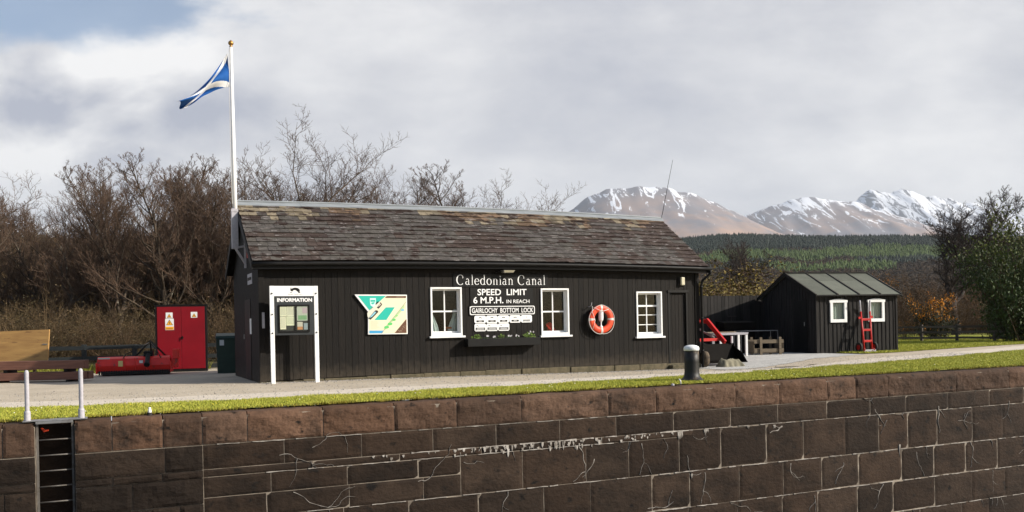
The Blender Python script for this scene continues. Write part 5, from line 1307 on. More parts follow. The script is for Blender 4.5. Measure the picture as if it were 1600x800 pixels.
    tag(b.build('canvas_bundle', 'tarp', org=(x0+.4, y0, -.1), smooth=True), 'crumpled khaki canvas bundle lying on the gravel in front of the loader bucket', 'canvas bundle')
    # white table
    t = local_root('garden_table', 'white slatted table standing on the gravel right of the tractor', 'table', (19.35, 24.75, 0), R(-14))
    b = MB()
    for i in range(5): b.box(-.05, i*.15, .80, 1.05, i*.15+.14, .83)
    b.box(-.03, .0, .755, 1.03, .02, .799); b.box(-.03, .71, .755, 1.03, .73, .799)
    b.build('table_top', 'palewood' if False else 'offwhite', t, bevel=.004)
    for x, y in ((0, .02), (.95, .02), (0, .64), (.95, .64)):
        b = MB(); b.box(x, y, 0, x+.075, y+.07, .80); b.build('leg', 'white', t, bevel=.004)
    b = MB(); b.box(.06, .005, .79-.012, .96, .018, .80-.02); b.build('apron', 'white', t)
    # plank resting on the table
    b = MB(); b.hexa([(18.8, 24.85, .842), (20.0, 24.70, .842), (20.05, 24.95, .842), (18.8, 25.1, .842), (18.8, 24.85, .87), (20.0, 24.70, .87), (20.05, 24.95, .87), (18.8, 25.1, .87)])
    tag(b.build('plank', 'palewood', org=(19.4, 24.9, .842)), 'loose weathered plank lying on the white table top', 'plank')
    # dark box behind the table
    t = local_root('storage_box', 'dark wooden storage chest standing against the board fence behind the white table', 'storage box', (21.1, 26.7, 0), R(-10))
    b = MB(); b.box(0, 0, 0, 1.25, .6, .92); b.build('body', 'timber' if False else 'interior', t, bevel=.01)
    b = MB(); b.hexa([(-.04, -.03, .925), (1.29, -.03, .925), (1.29, .65, .925), (-.04, .65, .925), (-.04, -.01, 1.18), (1.29, -.01, 1.18), (1.29, .65, 1.24), (-.04, .65, 1.24)]); b.build('lid', 'interior', t)
    # wooden crate
    t = local_root('wooden_crate', 'open slatted wooden crate in the shade beside the small shed', 'crate', (20.95, 24.9, 0), R(-12))
    for z in (.10, .42):
        for y in (0, .62):
            b = MB(); b.box(0, y, z, 1.15, y+.025, z+.13); b.build('slat', 'greywood', t)
    for x in (.20, .95):
        for y in (-.045, .65):
            b = MB(); b.box(x, y, 0, x+.09, y+.04, .64); b.build('upright', 'greywood', t)
    b = MB(); b.box(0, .03, .06, 1.15, .61, .085); b.box(0, .03, .085, .02, .61, .5); b.box(1.13, .03, .085, 1.15, .61, .5); b.build('base', 'greywood', t)
    t = local_root('trestle_frame', 'thin dark metal frame standing behind the wooden crate by the shed', 'frame', (21.2, 25.9, 0), R(-10))
    b = MB(); b.tube([(0, 0, 0), (0, 0, .86), (1.5, 0, .86), (1.5, 0, 0)], .018, 6); b.tube([(0, .5, 0), (0, .5, .86), (1.5, .5, .86), (1.5, .5, 0)], .018, 6); b.tube([(0, 0, .86), (0, .5, .86)], .018, 6); b.tube([(1.5, 0, .86), (1.5, .5, .86)], .018, 6); b.build('frame', 'steel', t)
right_yard()

# ------------------------------------------------------------------ trees and scrub
def seg_mesh(segs, n=3):
    """segs: rows (x0,y0,z0,x1,y1,z1,r0,r1) -> prisms"""
    s = np.asarray(segs, dtype=np.float64); p0, p1, r0, r1 = s[:, 0:3], s[:, 3:6], s[:, 6], s[:, 7]
    d = p1-p0; d /= np.maximum(np.linalg.norm(d, axis=1, keepdims=True), 1e-9)
    ref = np.where(np.abs(d[:, 2:3]) < .9, np.array([[0, 0, 1.]]), np.array([[1., 0, 0]])); x = np.cross(d, ref); x /= np.linalg.norm(x, axis=1, keepdims=True); y = np.cross(d, x)
    k = len(s); V = np.empty((k, 2*n, 3))
    for j in range(n):
        a = 2*math.pi*j/n; o = x*math.cos(a)+y*math.sin(a); V[:, j] = p0+o*r0[:, None]; V[:, n+j] = p1+o*r1[:, None]
    F = np.array([(j, (j+1) % n, n+(j+1) % n, n+j) for j in range(n)]); F = (F[None]+2*n*np.arange(k)[:, None, None]).reshape(-1, 4)
    return V.reshape(-1, 3), F

def grow_tree(seed, H, style, depth=4, dens=1.0):
    """returns (thick segments, thin segments); styles: leader = upright with a main stem, spread = forked and wide"""
    r = random.Random(seed); thick = []; thin = []
    spec = {'leader': dict(nb=(30, 9, 7, 5), ln=(.42, .46, .50, .55), ang=(48, 42, 42, 40), up=.15, wob=.12),
            'spread': dict(nb=(9, 10, 8, 5), ln=(.62, .46, .46, .5), ang=(42, 46, 45, 42), up=.12, wob=.17)}[style]
    def vadd(a, b, s): return (a[0]+b[0]*s, a[1]+b[1]*s, a[2]+b[2]*s)
    def norm(a): l = math.sqrt(a[0]**2+a[1]**2+a[2]**2) or 1; return (a[0]/l, a[1]/l, a[2]/l)
    def perp(d, a, az):
        x = norm((d[1], -d[0], 0)) if abs(d[2]) < .98 else (1, 0, 0); y = (d[1]*x[2]-d[2]*x[1], d[2]*x[0]-d[0]*x[2], d[0]*x[1]-d[1]*x[0])
        c, s = math.cos(a), math.sin(a); u, v = math.cos(az), math.sin(az)
        return norm(tuple(d[i]*c+(x[i]*u+y[i]*v)*s for i in range(3)))
    def branch(p, d, L, rad, lev):
        n = (14, 7, 5, 3, 2)[lev]; pts = [p]; dirs = [d]; wob = spec['wob']*(1, 1.15, 1.1, 1.0, .9)[lev]*(.45 if lev == 0 and style == 'leader' else 1)
        for i in range(n):
            d = norm((d[0]+r.gauss(0, wob), d[1]+r.gauss(0, wob), d[2]+r.gauss(0, wob)+spec['up']*(.5, 1, 1.25, 1.5, 1.5)[lev]))
            p = vadd(p, d, L/n); pts.append(p); dirs.append(d)
        for i in range(n):
            t0, t1 = i/n, (i+1)/n; e = (.92, .85, .8, .7, .6)[lev]
            (thick if lev <= 1 else thin).append((*pts[i], *pts[i+1], rad*(1-e*t0), rad*(1-e*t1)))
        if lev >= depth: return
        nb = max(2, int(spec['nb'][lev]*dens*(L/H*1.0/.35 if lev == 1 else 1)**.5*r.uniform(.8, 1.2)))
        az = r.uniform(0, 6.28)
        for k in range(nb):
            lo = (.22 if style == 'leader' else .26) if lev == 0 else .18
            f = lo+(1-lo)*((k+r.uniform(0, 1))/nb); i = min(int(f*n), n-1); q = f*n-i
            bp = tuple(pts[i][c]*(1-q)+pts[i+1][c]*q for c in range(3)); az += 2.4+r.uniform(-.5, .5)
            nd = perp(dirs[i+1], R(spec['ang'][lev]*r.uniform(.7, 1.25)), az)
            if lev == 0:
                if style == 'leader': cl = H*.36*(1-f)**.75*r.uniform(.75, 1.2)+H*.06
                else: cl = H*.50*(1-(f-.5)**2*.8)*r.uniform(.7, 1.1)
                cr = rad*(1-.9*f)*(.5 if style == 'leader' else .62)+.008
            else: cl = L*spec['ln'][lev]*(1.15-f*.6)*r.uniform(.6, 1.25); cr = max((.012, .010, .0075, .006)[lev], rad*(1-.85*f)*.55)
            branch(bp, nd, cl, cr, lev+1)
    branch((0, 0, -.2), norm((r.gauss(0, .04), r.gauss(0, .04), 1)), H*(1.0 if style == 'leader' else .72), H*.0135 if style == 'leader' else H*.018, 0)
    return thick, thin

def tree_thing(segs, name, label, loc, s, rz, group, proto=None, tm='bark', cm='twig'):
    if proto is None:
        t = local_root(name, label, 'tree', loc, rz, group)
        V, F = seg_mesh(segs[0], 6); o = fast_mesh('trunk', V, F, tm, parent=t)
        V, F = seg_mesh(segs[1], 3); o = fast_mesh('crown', V, F, cm, parent=t)
    else: t = copy_tree(proto); t.location = loc; t.rotation_euler = (0, 0, rz); t['label'] = label
    if not isinstance(s, tuple): s = (s, s, s)
    t.scale = s; return t

def make_woods():
    rs = random.Random(31)
    P = {}
    P['a'] = grow_tree(1, 10, 'leader', dens=1.1); P['b'] = grow_tree(2, 10, 'leader'); P['c'] = grow_tree(5, 10, 'spread'); P['d'] = grow_tree(8, 10, 'spread'); P['e'] = grow_tree(11, 10, 'leader', dens=.85)
    TOP = {k: max(q[5] for q in v[1]) for k, v in P.items()}
    protos = {}
    GL = 'bare trees beyond the black fence and the hut'
    # bearing (sideways per metre ahead), distance, height, kind
    items = [(-.60, 40, 9.0, 'c', 'bare brown tree at the far left behind the plywood board, nearest the picture edge'),
             (-.565, 47, 9.4, 'd', 'spreading bare tree behind the plywood board, second from the far left'),
             (-.535, 42, 8.3, 'c', 'lower forked bare tree just right of the plywood board'),
             (-.502, 52, 9.3, 'e', 'thin bare tree between the plywood board and the tall pointed tree'),
             (-.470, 46, 10.9, 'a', 'tall pointed bare tree with a straight leader left of the red cabinet'),
             (-.440, 41, 8.7, 'd', 'low spreading bare tree behind the flail mower'),
             (-.405, 47, 11.1, 'b', 'tall dense rounded bare tree directly behind the red cabinet'),
             (-.378, 52, 11.2, 'a', 'tall bare tree just right of the one behind the red cabinet'),
             (-.348, 46, 9.6, 'e', 'slim bare tree above the dark bin left of the flagpole'),
             (-.325, 54, 11.2, 'b', 'bare tree immediately left of the flagpole'),
             (-.298, 48, 10.6, 'e', 'bare tree rising just right of the flagpole'),
             (-.262, 44, 12.3, 'c', 'tallest open forked bare tree above the left end of the hut roof'),
             (-.222, 47, 12.0, 'd', 'second tall forked bare tree above the left part of the hut roof'),
             (-.178, 50, 11.3, 'c', 'wide leaning bare tree over the left third of the hut roof'),
             (-.128, 50, 10.7, 'd', 'fan shaped bare tree over the map board side of the hut roof'),
             (-.075, 52, 9.9, 'b', 'small brown budding tree over the middle of the hut roof'),
             (-.022, 48, 10.2, 'c', 'lone bare tree with an upright tip over the middle right of the roof'),
             (.018, 54, 8.6, 'd', 'low bare tree over the right half of the hut roof'),
             (.050, 58, 8.3, 'a', 'lowest bare treetop over the right half of the roof, nearest the mountain')]
    items += [(-.142, 53, 10.4, 'c', 'forked bare tree above the left white window of the hut'),
             (-.118, 45, 8.9, 'd', 'broad bare tree just right of the fan shaped tree behind the roof'),
             (-.090, 54, 10.2, 'd', 'spreading bare tree above the lettered middle of the hut'),
             (-.062, 46, 8.6, 'c', 'small forked bare tree right of the budding tree behind the roof'),
             (-.036, 52, 9.4, 'd', 'spreading bare tree touching the left side of the lone upright tree'),
             (-.008, 45, 8.3, 'c', 'small forked bare tree touching the right side of the lone upright tree'),
             (.040, 50, 7.6, 'd', 'low spreading bare tree farthest right over the hut roof'),
             (-.188, 55, 11.0, 'd', 'spreading bare tree between the tall forked trees and the wide leaning one'),
             (-.585, 45, 8.6, 'b', 'low twiggy bare tree above the left half of the plywood board'),
             (-.550, 50, 9.2, 'e', 'slender bare tree directly above the right edge of the plywood board'),
             (-.520, 47, 9.2, 'b', 'bushy bare tree above the left end of the black fence'),
             (-.487, 44, 9.6, 'b', 'dense bare tree hugging the left side of the tall pointed tree'),
             (-.456, 50, 10.0, 'e', 'thin bare tree just right of the tall pointed tree'),
             (-.425, 44, 9.9, 'b', 'dense bare tree just left of the red cabinet'),
             (-.392, 43, 10.0, 'b', 'dense rounded bare tree above the right door of the red cabinet'),
             (-.363, 48, 10.3, 'b', 'bushy bare tree above the gap between red cabinet and bin'),
             (-.338, 44, 9.6, 'a', 'small straight bare tree close to the left of the flagpole'),
             (-.312, 46, 9.9, 'b', 'dense bare tree directly behind the flagpole'),
             (-.280, 50, 10.8, 'b', 'bushy bare tree filling the gap right of the flagpole'),
             (-.240, 50, 10.2, 'b', 'bushy lower bare tree between the two tallest forked trees'),
             (-.200, 46, 9.9, 'b', 'bushy bare tree right of the second tall forked tree'),
             (-.155, 48, 9.3, 'e', 'low slender bare tree left of the fan shaped tree'),
             (-.105, 47, 8.9, 'e', 'low slender bare tree right of the fan shaped tree'),
             (-.050, 49, 8.2, 'b', 'low bushy bare tree left of the lone tree over the roof'),
             (.000, 50, 8.4, 'b', 'low brown bushy tree at the foot of the lone upright tree'),
             (.034, 56, 8.2, 'b', 'low reddish brown treetop showing over the right half of the roof')]
    for i, (b, d, h, k, lab) in enumerate(items):
        loc = far(b*d, d, -.3); s = (h+.3)/TOP[k]*(.97 if b < -.15 else .93 if b > -.03 else 1.05)
        rz = rs.uniform(0, 6.28); q = 1.30 if b < -.31 else 1.30 if k in 'cd' else 1.6; s = (s*q, s*q, s)
        grey = b > -.31
        key = (k, grey)
        if key not in protos: protos[key] = tree_thing(P[k], 'bare_tree', lab, loc, s, rz, GL, cm='twig_grey' if grey else 'twig')
        else: tree_thing(None, 'bare_tree', lab, loc, s, rz, GL, protos[key])
    # right hand trees
    Q = grow_tree(23, 10, 'spread', dens=1.45); Q = ([(*q[:6], q[6]*1.7, q[7]*1.7) for q in Q[0]], [(*q[:6], q[6]*1.9, q[7]*1.9) for q in Q[1]]); QT = 10/max(q[5] for q in Q[1])
    M['darktwig'] = mat('dark_twig', (.050, .036, .030), (.030, .022, .020), 1.5, 4, .9)
    big = tree_thing(Q, 'bare_tree', 'large dark twisted bare tree in front of the snowy mountain at the right', far(.500*62, 62, -.5), (1.25*QT, 1.25*QT, 1.06*QT), 1.2, 'large bare trees on the right', None, 'darktwig', 'darktwig')
    tree_thing(None, 'bare_tree', 'rounded dark bare oak rising from the brown scrub between the hut and the shed', far(.281*95, 95, -.5), (1.05*QT, 1.05*QT, 1.08*QT), 4.0, 'large bare trees on the right', big)
    tree_thing(None, 'bare_tree', 'dark bare tree at the right picture edge above the green bush', far(.590*68, 68, -.5), (1.15*QT, 1.15*QT, .92*QT), 2.9, 'large bare trees on the right', big)

    # scrub made of stems, twigs and small buds
    def bush(seed, nst, H, W_, nl, leafsize, top=False):
        r = random.Random(seed); segs = []; L_ = []
        for i in range(nst):
            a = r.uniform(0, 6.28); rr = r.uniform(0, .35)*W_; p = (rr*math.cos(a), rr*math.sin(a), -.1); d = Vector((math.cos(a)*r.uniform(.1, .7), math.sin(a)*r.uniform(.1, .7), 1)).normalized(); l = H*r.uniform(.55, 1.05); rad = r.uniform(.012, .03); n = 6; pts = [Vector(p)]
            for k in range(n):
                d = (d+Vector((r.gauss(0, .15), r.gauss(0, .15), r.gauss(0, .1)))).normalized(); pts.append(pts[-1]+d*l/n); segs.append((*pts[-2], *pts[-1], rad*(1-k/n*.85), rad*(1-(k+1)/n*.85)))
            for k in range(10):
                f = r.uniform(.2, 1); q = pts[min(int(f*n), n-1)]; d2 = (Vector((r.gauss(0, 1), r.gauss(0, 1), r.gauss(.5, .6)))).normalized(); l2 = H*r.uniform(.1, .28); m = q+d2*l2*.5; e = m+(d2+Vector((r.gauss(0, .3), r.gauss(0, .3), .3))).normalized()*l2*.5
                segs.append((*q, *m, .007, .005)); segs.append((*m, *e, .005, .002)); L_.append(e); L_.append(m)
                for z in range(3):
                    e2 = m+Vector((r.gauss(0, 1), r.gauss(0, 1), r.gauss(.6, .7)))*l2*.28; segs.append((*m, *e2, .004, .002)); L_.append(e2)
        V, F = seg_mesh(segs, 3); C1 = np.ones((len(F), 3))*np.random.default_rng(seed).uniform(.7, 1.2, (len(F)//3, 1)).repeat(3, axis=0)
        rg = np.random.default_rng(seed); pts = np.array(L_); idx = rg.integers(0, len(pts), nl); c = pts[idx]+rg.normal(0, .10*H/3, (nl, 3)); s = rg.uniform(.5, 1.3, (nl, 1))*leafsize
        u = rg.normal(0, 1, (nl, 3)); u /= np.linalg.norm(u, axis=1, keepdims=True); w = np.cross(u, rg.normal(0, 1, (nl, 3))); w /= np.linalg.norm(w, axis=1, keepdims=True)
        LV = np.stack([c-u*s, c-w*s*.55, c+u*s, c+w*s*.55], axis=1).reshape(-1, 3); LF = np.arange(4*nl).reshape(-1, 4)
        return (V, F, C1), (LV, LF, rg.uniform(.55, 1.3, (nl, 1))*np.ones((1, 3)), c[:, 2])
    def merge(name, proto, places, m, colf, rgs):
        V, F, C3 = proto[0], proto[1], proto[2]; AV = []; AF = []; AC = []; n = 0
        for (x, y, z, s, rz) in places:
            c, sn = math.cos(rz), math.sin(rz); T = V*np.array(s if isinstance(s, tuple) else (s, s, s)); AV.append(np.c_[T[:, 0]*c-T[:, 1]*sn+x, T[:, 0]*sn+T[:, 1]*c+y, T[:, 2]+z]); AF.append(F+n); n += len(V); AC.append(C3*colf(x, y))
        return tag(fast_mesh(name, np.concatenate(AV), np.concatenate(AF), m, np.concatenate(AC)), kind='stuff')
    rg = np.random.default_rng(12)
    st, lf = bush(3, 20, 3.4, 3.0, 700, .035)
    def place(b0, b1, d0, d1, n, s0, s1):
        out = []
        for i in range(n):
            d = d0+(d1-d0)*rg.uniform(0, 1); b = rg.uniform(b0, b1); x, y, _ = far(b*d, d); out.append((x, y, -.1, float(rg.uniform(s0, s1)), float(rg.uniform(0, 6.28))))
        return out
    pl = place(-.66, .08, 37, 46, 120, .7, 1.15)+place(-.68, .14, 46, 78, 170, 1.0, 1.8)
    def cf(x, y): q = rg.uniform(.65, 1.25); return np.array([[q, q*rg.uniform(.92, 1.05), q*rg.uniform(.8, 1.0)]])
    merge('undergrowth', st, pl, 'bushtwig', cf, rg)
    def lc(x, y): q = rg.uniform(.6, 1.2); g = rg.uniform(.75, 1.1); return np.array([[.115*q, .083*q*g, .030*q]])
    merge('undergrowth', lf[:3], pl, 'leaf', lc, rg)
    pr = place(.20, .66, 60, 74, 80, .8, 1.2)+place(.17, .68, 74, 115, 150, 1.2, 2.0)
    merge('undergrowth', st, pr, 'bushtwig', lambda x, y: cf(x, y)*np.array([[.8, .68, .62]]), rg)
    def lr(x, y):
        q = rg.uniform(.6, 1.2); b = (x*RIGHT.x+y*RIGHT.y)/(x*FWD.x+y*FWD.y)
        if b < .27: return np.array([[.185*q, .135*q, .028*q]])
        if b < .34: return np.array([[.135*q, .075*q, .038*q]])
        return np.array([[.075*q, .055*q, .028*q]])
    merge('undergrowth', lf[:3], pr, 'leaf', lr, rg)
    # a belt of simpler wood closing the view on the left
    tw = grow_tree(41, 8, 'spread', depth=3, dens=1.15); V, F = seg_mesh(tw[0]+tw[1], 3)
    pw = place(-.70, -.28, 56, 78, 90, .95, 1.30)+place(-.70, .16, 70, 105, 110, .8, 1.2)
    for i, p in enumerate(pw): pw[i] = (p[0], p[1], -.3, p[3], p[4])
    merge('woodland', (V, F, np.ones((len(F), 3))*.85), pw, 'bushtwig', cf, rg)
    # individual shrubs in view
    def shrub(name, label, cat, loc, s, seed, stemc, leafc, nl, ls, nst=24, H=3.2, W_=3.0, group=None, lump=1.0):
        a, b = bush(seed, nst, H, W_, nl, ls); t = local_root(name, label, cat, loc, 0, group)
        fast_mesh('stems', a[0], a[1], 'bushtwig', a[2]*np.array([stemc]), parent=t); q = np.random.default_rng(seed); zz = b[3]
        fast_mesh('foliage', b[0], b[1], 'leaf', leafc(len(b[1]), b, q), parent=t); t.scale = s if isinstance(s, tuple) else (s, s, s); return t
    def gorse(n, b, q):
        c = np.array([[.028, .036, .012]])*q.uniform(.6, 1.4, (n, 1)); fl = (q.uniform(0, 1, n) < np.clip((b[3]-1.1)*.45, .04, .75)); c[fl] = np.array([.80, .30, .008])*q.uniform(.7, 1.2, (fl.sum(), 1)); return c
    shrub('gorse_bush', 'gorse bush covered with orange yellow blossom behind the brown rail fence', 'bush', far(.478*49, 49, -.2), (.62, .62, .95), 51, (.5, .45, .4), gorse, 7500, .060)
    shrub('gorse_bush', 'small gorse with orange tips rising behind the right end of the shed roof', 'bush', far(.418*56, 56, .9), (.62, .62, 1.15), 52, (.5, .45, .4), lambda n, b, q: gorse(n, b, q)*.8, 1800, .05)
    shrub('gorse_bush', 'sparse low gorse just left of the large blossoming gorse behind the rail fence', 'bush', far(.443*50, 50, -.2), (.42, .42, .45), 53, (.5, .45, .4), gorse, 1300, .05)
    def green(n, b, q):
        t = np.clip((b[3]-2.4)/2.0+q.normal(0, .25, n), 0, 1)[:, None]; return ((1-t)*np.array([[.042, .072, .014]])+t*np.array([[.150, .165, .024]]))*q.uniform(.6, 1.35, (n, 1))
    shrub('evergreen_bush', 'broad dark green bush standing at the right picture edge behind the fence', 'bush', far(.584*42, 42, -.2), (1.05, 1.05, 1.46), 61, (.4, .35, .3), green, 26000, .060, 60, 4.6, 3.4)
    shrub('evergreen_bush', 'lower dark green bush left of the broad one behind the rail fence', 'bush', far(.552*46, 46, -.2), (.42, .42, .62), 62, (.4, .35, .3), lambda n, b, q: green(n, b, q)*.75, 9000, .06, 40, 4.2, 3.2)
    def olive(n, b, q): return np.array([[.215, .155, .022]])*q.uniform(.5, 1.3, (n, 1))*(1-.3*q.uniform(0, 1, (n, 1)))
    for i, (be, d, s, lab) in enumerate(((.222, 46, (1.9, 1.9, 1.22), 'olive yellow budding willow just right of the hut roof'), (.252, 50, (1.8, 1.8, 1.10), 'olive yellow budding willow above the left part of the board fence'), (.285, 54, (1.7, 1.7, 1.08), 'rusty olive shrub above the middle of the board fence'), (.325, 56, (1.6, 1.6, 1.0), 'rusty brown shrub left of the shed gable'))):
        shrub('budding_willow' if i < 2 else 'brown_shrub', lab, 'shrub', far(be*d, d, -.2), s, 70+i, (.95, .8, .6), olive if i < 2 else (lambda n, b, q: np.array([[.125, .070, .034]])*q.uniform(.5, 1.3, (n, 1))), 9500, .050, 34, 4.0, 3.2, 'shrubs behind the board fence')
make_woods()

# ------------------------------------------------------------------ hills, far woods, mountains
def ridge_z(b, d):
    t = max(0, (d-340)/1160.); prof = 150*min(1, t)**1.35 if t <= 1 else 150*max(0, 1-(t-1)*1.6)
    side = float(np.interp(b, [-.8, -.58, -.45, -.3, .1, .19, .23, .27, .31, .37, .47, .6, .9], [1.20, 1.18, 1.14, 1.1, .93, .955, .985, .99, .965, .945, .925, .90, .88]))
    return prof*side + 5*noise.noise((b*6, d/260., 0))*min(1, t*2) - 4
def hills():
    V = []; F = []; bs = np.linspace(-1.1, 1.1, 111); ds = list(np.linspace(340, 1500, 45))+list(np.linspace(1560, 2400, 8))
    for b in bs:
        for d in ds: V.append(far(b*d, d, ridge_z(b, d)))
    n = len(ds)
    for i in range(len(bs)-1):
        for j in range(n-1): F.append((i*n+j, (i+1)*n+j, (i+1)*n+j+1, i*n+j+1))
    M['hill'] = mat('hill_ground', (.060, .050, .026), (.038, .036, .018), .01, 6, .95)
    o = S(fast_mesh('hill', V, F, 'hill')); o.data.shade_smooth()
    rg = np.random.default_rng(77)
    # conifers: two stacked skirts each
    k = 7; ang = np.arange(k)*2*math.pi/k
    def conifer():
        V = []; F = []
        for r, z0, z1 in ((1.0, .10, .62), (.70, .38, .85), (.42, .66, 1.0)):
            b = len(V)
            for j, a in enumerate(ang): rr = r*(.8+.35*((j*7) % 3)/2); V.append((rr*math.cos(a), rr*math.sin(a), z0-.03*(j % 2)))
            V.append((0, 0, z1))
            for j in range(k): F.append((b+j, b+(j+1) % k, b+k))
        return np.array(V), np.array(F)
    CV, CF = conifer()
    def patch(name, pts, h0, h1, w, colf):
        n = len(pts); H = rg.uniform(h0, h1, n); rz = rg.uniform(0, 6.28, n); c, s = np.cos(rz), np.sin(rz)
        W_ = H*w*rg.uniform(.8, 1.25, n)
        X = CV[None, :, 0]*W_[:, None]; Y = CV[None, :, 1]*W_[:, None]; Z = CV[None, :, 2]*H[:, None]
        P = np.array(pts)
        V = np.stack([X*c[:, None]-Y*s[:, None]+P[:, 0:1], X*s[:, None]+Y*c[:, None]+P[:, 1:2], Z+P[:, 2:3]], axis=2).reshape(-1, 3)
        F = (CF[None]+len(CV)*np.arange(n)[:, None, None]).reshape(-1, 3); C3 = np.repeat(np.array([colf() for _ in range(n)]), len(CF), axis=0)
        tag(fast_mesh(name, V, F, 'leaf', C3), kind='stuff')
    def scatter(n, test):
        out = []
        while len(out) < n:
            b = rg.uniform(-.72, .12) if rg.uniform() < .42 else rg.uniform(.12, .66); d = rg.uniform(420, 1530)
            if test(b, d): x, y, z = far(b*d, d, ridge_z(b, d)-.5); out.append((x, y, z))
        return out
    def larch(b, d):
        w = noise.noise((b*22, d/160., 3))
        e = noise.noise((b*60, d/50., 9))*.02
        return (abs((b-.315)/.10)**2+abs((d-1120-60*w)/95)**2+e*20 < 1) or (abs((b-.43)/.075)**2+abs((d-1190-50*w)/150)**2+e*20 < 1) or (abs((b-.215)/.035)**2+abs((d-1080)/60)**2 < 1) or (abs((b-.36)/.08)**2+abs((d-930-60*w)/60)**2+e*20 < 1)
    top = lambda b, d: b > .12 and d > 1235+70*noise.noise((b*14, 5, 1)) and not larch(b, d)
    patch('conifer_wood', scatter(12000, lambda b, d: top(b, d)), 7, 11, .24, lambda: np.array([.013, .025, .014])*rg.uniform(.7, 1.3))
    patch('larch_wood', scatter(4200, larch), 7, 11, .24, lambda: np.array([.066, .104, .016])*rg.uniform(.7, 1.25))
    patch('conifer_wood', scatter(3600, lambda b, d: b > .12 and 900 < d < 1235 and not larch(b, d) and noise.noise((b*16, d/120., 0)) > -.08), 8, 13, .22, lambda: np.array([.012, .024, .012])*rg.uniform(.7, 1.3))
    # leafless broadleaf wood on the lower slope: crowns made of many little facets
    n0 = 110; u = rg.normal(0, 1, (n0, 3)); u /= np.linalg.norm(u, axis=1, keepdims=True); c = u*rg.uniform(.5, 1, (n0, 1))*np.array([[1, 1, .8]]); c[:, 2] += .75; w = rg.normal(0, .13, (n0, 3, 3))
    BV = (c[:, None]+w).reshape(-1, 3); BF = np.arange(3*n0).reshape(-1, 3)
    pts = scatter(8000, lambda b, d: (d < 1240 or b < .12) and not larch(b, d) and (noise.noise((b*16, d/120., 0)) <= -.02 or d < 900)); n = len(pts); H = rg.uniform(4, 7, n); P = np.array(pts)
    V = (BV[None]*H[:, None, None]+P[:, None]).reshape(-1, 3); F = (BF[None]+len(BV)*np.arange(n)[:, None, None]).reshape(-1, 3)
    base = np.array([[.088, .055, .027]])*rg.uniform(.55, 1.3, (n, 1)); C3 = np.repeat(base, n0, axis=0)
    tag(fast_mesh('broadleaf_wood', V, F, 'leaf', C3), kind='stuff')
hills()

def mountain_mat(name, lo, hi, cover, low, rock, seed):
    m = bpy.data.materials.new(name); m.use_nodes = True; nt = m.node_tree; N = nt.nodes; L = nt.links; b = N['Principled BSDF']
    b.inputs['Roughness'].default_value = .95; b.inputs['Specular IOR Level'].default_value = .1
    tc = N.new('ShaderNodeTexCoord'); sp = N.new('ShaderNodeSeparateXYZ'); L.new(tc.outputs['Object'], sp.inputs[0])
    def nz(scale, st, det, off, rough=.6, dist=0):
        mp = N.new('ShaderNodeMapping'); mp.inputs['Scale'].default_value = st; mp.inputs['Location'].default_value = (off, off, 0); L.new(tc.outputs['Object'], mp.inputs[0])
        t = N.new('ShaderNodeTexNoise'); t.inputs['Scale'].default_value = scale; t.inputs['Detail'].default_value = det; t.inputs['Roughness'].default_value = rough; t.inputs['Distortion'].default_value = dist; L.new(mp.outputs[0], t.inputs[0]); return t.outputs[0]
    def mr(v, a, c_, o0=0, o1=1):
        r = N.new('ShaderNodeMapRange'); r.inputs[1].default_value = a; r.inputs[2].default_value = c_; r.inputs[3].default_value = o0; r.inputs[4].default_value = o1; L.new(v, r.inputs[0]); return r.outputs[0]
    def mth(op, a, c_):
        x = N.new('ShaderNodeMath'); x.operation = op
        for i, v in enumerate((a, c_)):
            if isinstance(v, (int, float)): x.inputs[i].default_value = v
            else: L.new(v, x.inputs[i])
        return x.outputs[0]
    def mixc(f, a, c_):
        x = N.new('ShaderNodeMix'); x.data_type = 'RGBA'; L.new(f, x.inputs[0])
        for s, v in ((6, a), (7, c_)):
            if isinstance(v, tuple): x.inputs[s].default_value = (*v, 1)
            else: L.new(v, x.inputs[s])
        return x.outputs[2]
    alt = mr(sp.outputs[2], lo, hi)
    # gullies run down the slope (object y), so the noise is stretched along it
    g = nz(.0085, (1, .13, .4), 12, seed, .70, 1.4)
    f = mth('ADD', mth('MULTIPLY', alt, .50), mth('MULTIPLY', mth('SUBTRACT', g, .5), 2.6))
    snow = mr(f, .52-cover, .555-cover)
    rk = mixc(mr(nz(.002, (1, 1, 1), 6, seed+7), .4, .6), low, rock); rk = mixc(mr(alt, .25, .9), rk, rock)
    L.new(mixc(snow, rk, (.80, .82, .86)), b.inputs['Base Color'])
    return m
def mountain(name, D, prof, front, back, mt, rough, seed, nu=200, nv=70, sharp=1.25):
    us = np.linspace(prof[0][0]-2500, prof[-1][0]+2500, nu); pu = [p[0] for p in prof]; pz = [p[1] for p in prof]
    pu = [pu[0]-2500]+pu+[pu[-1]+2500]; pz = [pz[0]*.45]+pz+[pz[-1]*.45]
    V = []; F = []
    for u in us:
        h = float(np.interp(u, pu, pz))
        for j in range(nv):
            t = j/(nv-1); v = -front+(front+back)*t
            s = (1+v/front)**sharp if v <= 0 else 1-.75*(v/back)
            crest = max(0, 1-abs(v)/(front*.9))
            n = noise.multi_fractal((u/900.+seed, v/1500., seed), .9, 2.1, 5)-1
            n2 = noise.noise((u/190.+seed, v/900., 1.3))+.5*noise.noise((u/80., v/350., seed))
            z = h*s+n*rough*s*(1-.88*crest**3)+n2*rough*.16*s
            V.append((u, v, z))
    for i in range(nu-1):
        for j in range(nv-1): F.append((i*nv+j, (i+1)*nv+j, (i+1)*nv+j+1, i*nv+j+1))
    M[name] = mt; o = fast_mesh('mountain', V, F, name); o.data.shade_smooth()
    o.location = far(0, D, 0); o.rotation_euler = (0, 0, -A); return S(o)
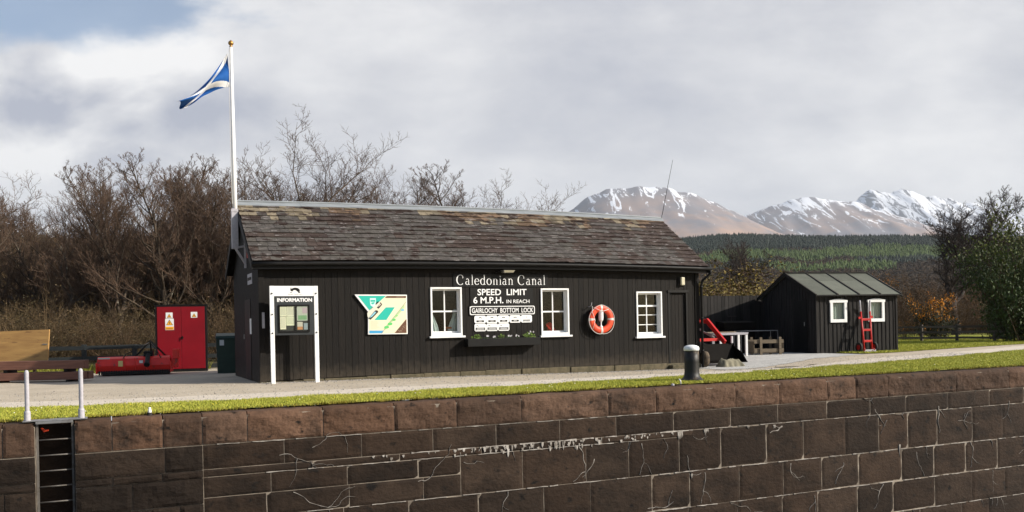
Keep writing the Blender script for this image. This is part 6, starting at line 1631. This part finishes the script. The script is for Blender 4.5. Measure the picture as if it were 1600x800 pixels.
heath_hazed = (.36, .245, .185); rock_hazed = (.20, .19, .205)  # heath and rock colours paled to carry part of the distance haze
mountain('mt_near', 9000, [(400, 1040), (544, 1141), (656, 1204), (775, 1290), (972, 1379), (1102, 1409), (1265, 1425), (1460, 1408), (1655, 1378), (1849, 1322), (2042, 1240), (2236, 1152), (2429, 1057), (2623, 968), (2881, 850)], 4200, 2500,
         mountain_mat('mt_near', 800, 1450, .06, heath_hazed, rock_hazed, 1.0), 150, 3.1)
mountain('mt_mid', 10500, [(2400, 1080), (2681, 1212), (2850, 1286), (3064, 1365), (3293, 1451), (3522, 1492), (3674, 1466), (3825, 1448), (4052, 1405), (4429, 1276), (4881, 1114)], 4200, 2500,
         mountain_mat('mt_mid', 700, 1500, .12, heath_hazed, rock_hazed, 4.0), 190, 7.7)
mountain('mt_far', 13500, [(4800, 1500), (5206, 1660), (5307, 1843), (5377, 1940), (5506, 1965), (5896, 1967), (6285, 1920), (6675, 1854), (7063, 1748), (7450, 1623), (7840, 1566)], 4500, 2500,
         mountain_mat('mt_far', 200, 1700, .15, (.13, .12, .13), (.10, .10, .115), 9.0), 320, 2.2)
mountain('mt_west', 12000, [(-7400, 1500), (-6600, 1560), (-6000, 1480), (-5600, 1430), (-5200, 1500), (-4800, 1560), (-4300, 1420), (-3700, 1480), (-3300, 1380)], 4500, 2500,
         mountain_mat('mt_west', 400, 1500, .05, (.12, .11, .12), (.10, .10, .115), 13.0), 220, 5.2)

# the air between here and the mountains
def haze():
    b = MB(); b.box(-15000, -60, -7, 17000, 19500, 2300)
    m = bpy.data.materials.new('haze'); m.use_nodes = True; nt = m.node_tree
    for n in list(nt.nodes): nt.nodes.remove(n)
    o = nt.nodes.new('ShaderNodeOutputMaterial'); v = nt.nodes.new('ShaderNodeVolumePrincipled')
    v.inputs['Color'].default_value = (.80, .88, 1.0, 1); v.inputs['Density'].default_value = 4.0e-5; v.inputs['Anisotropy'].default_value = 0.0
    nt.links.new(v.outputs[0], o.inputs['Volume'])
    ob = b.build('haze', m); tag(ob, kind='stuff')
haze()
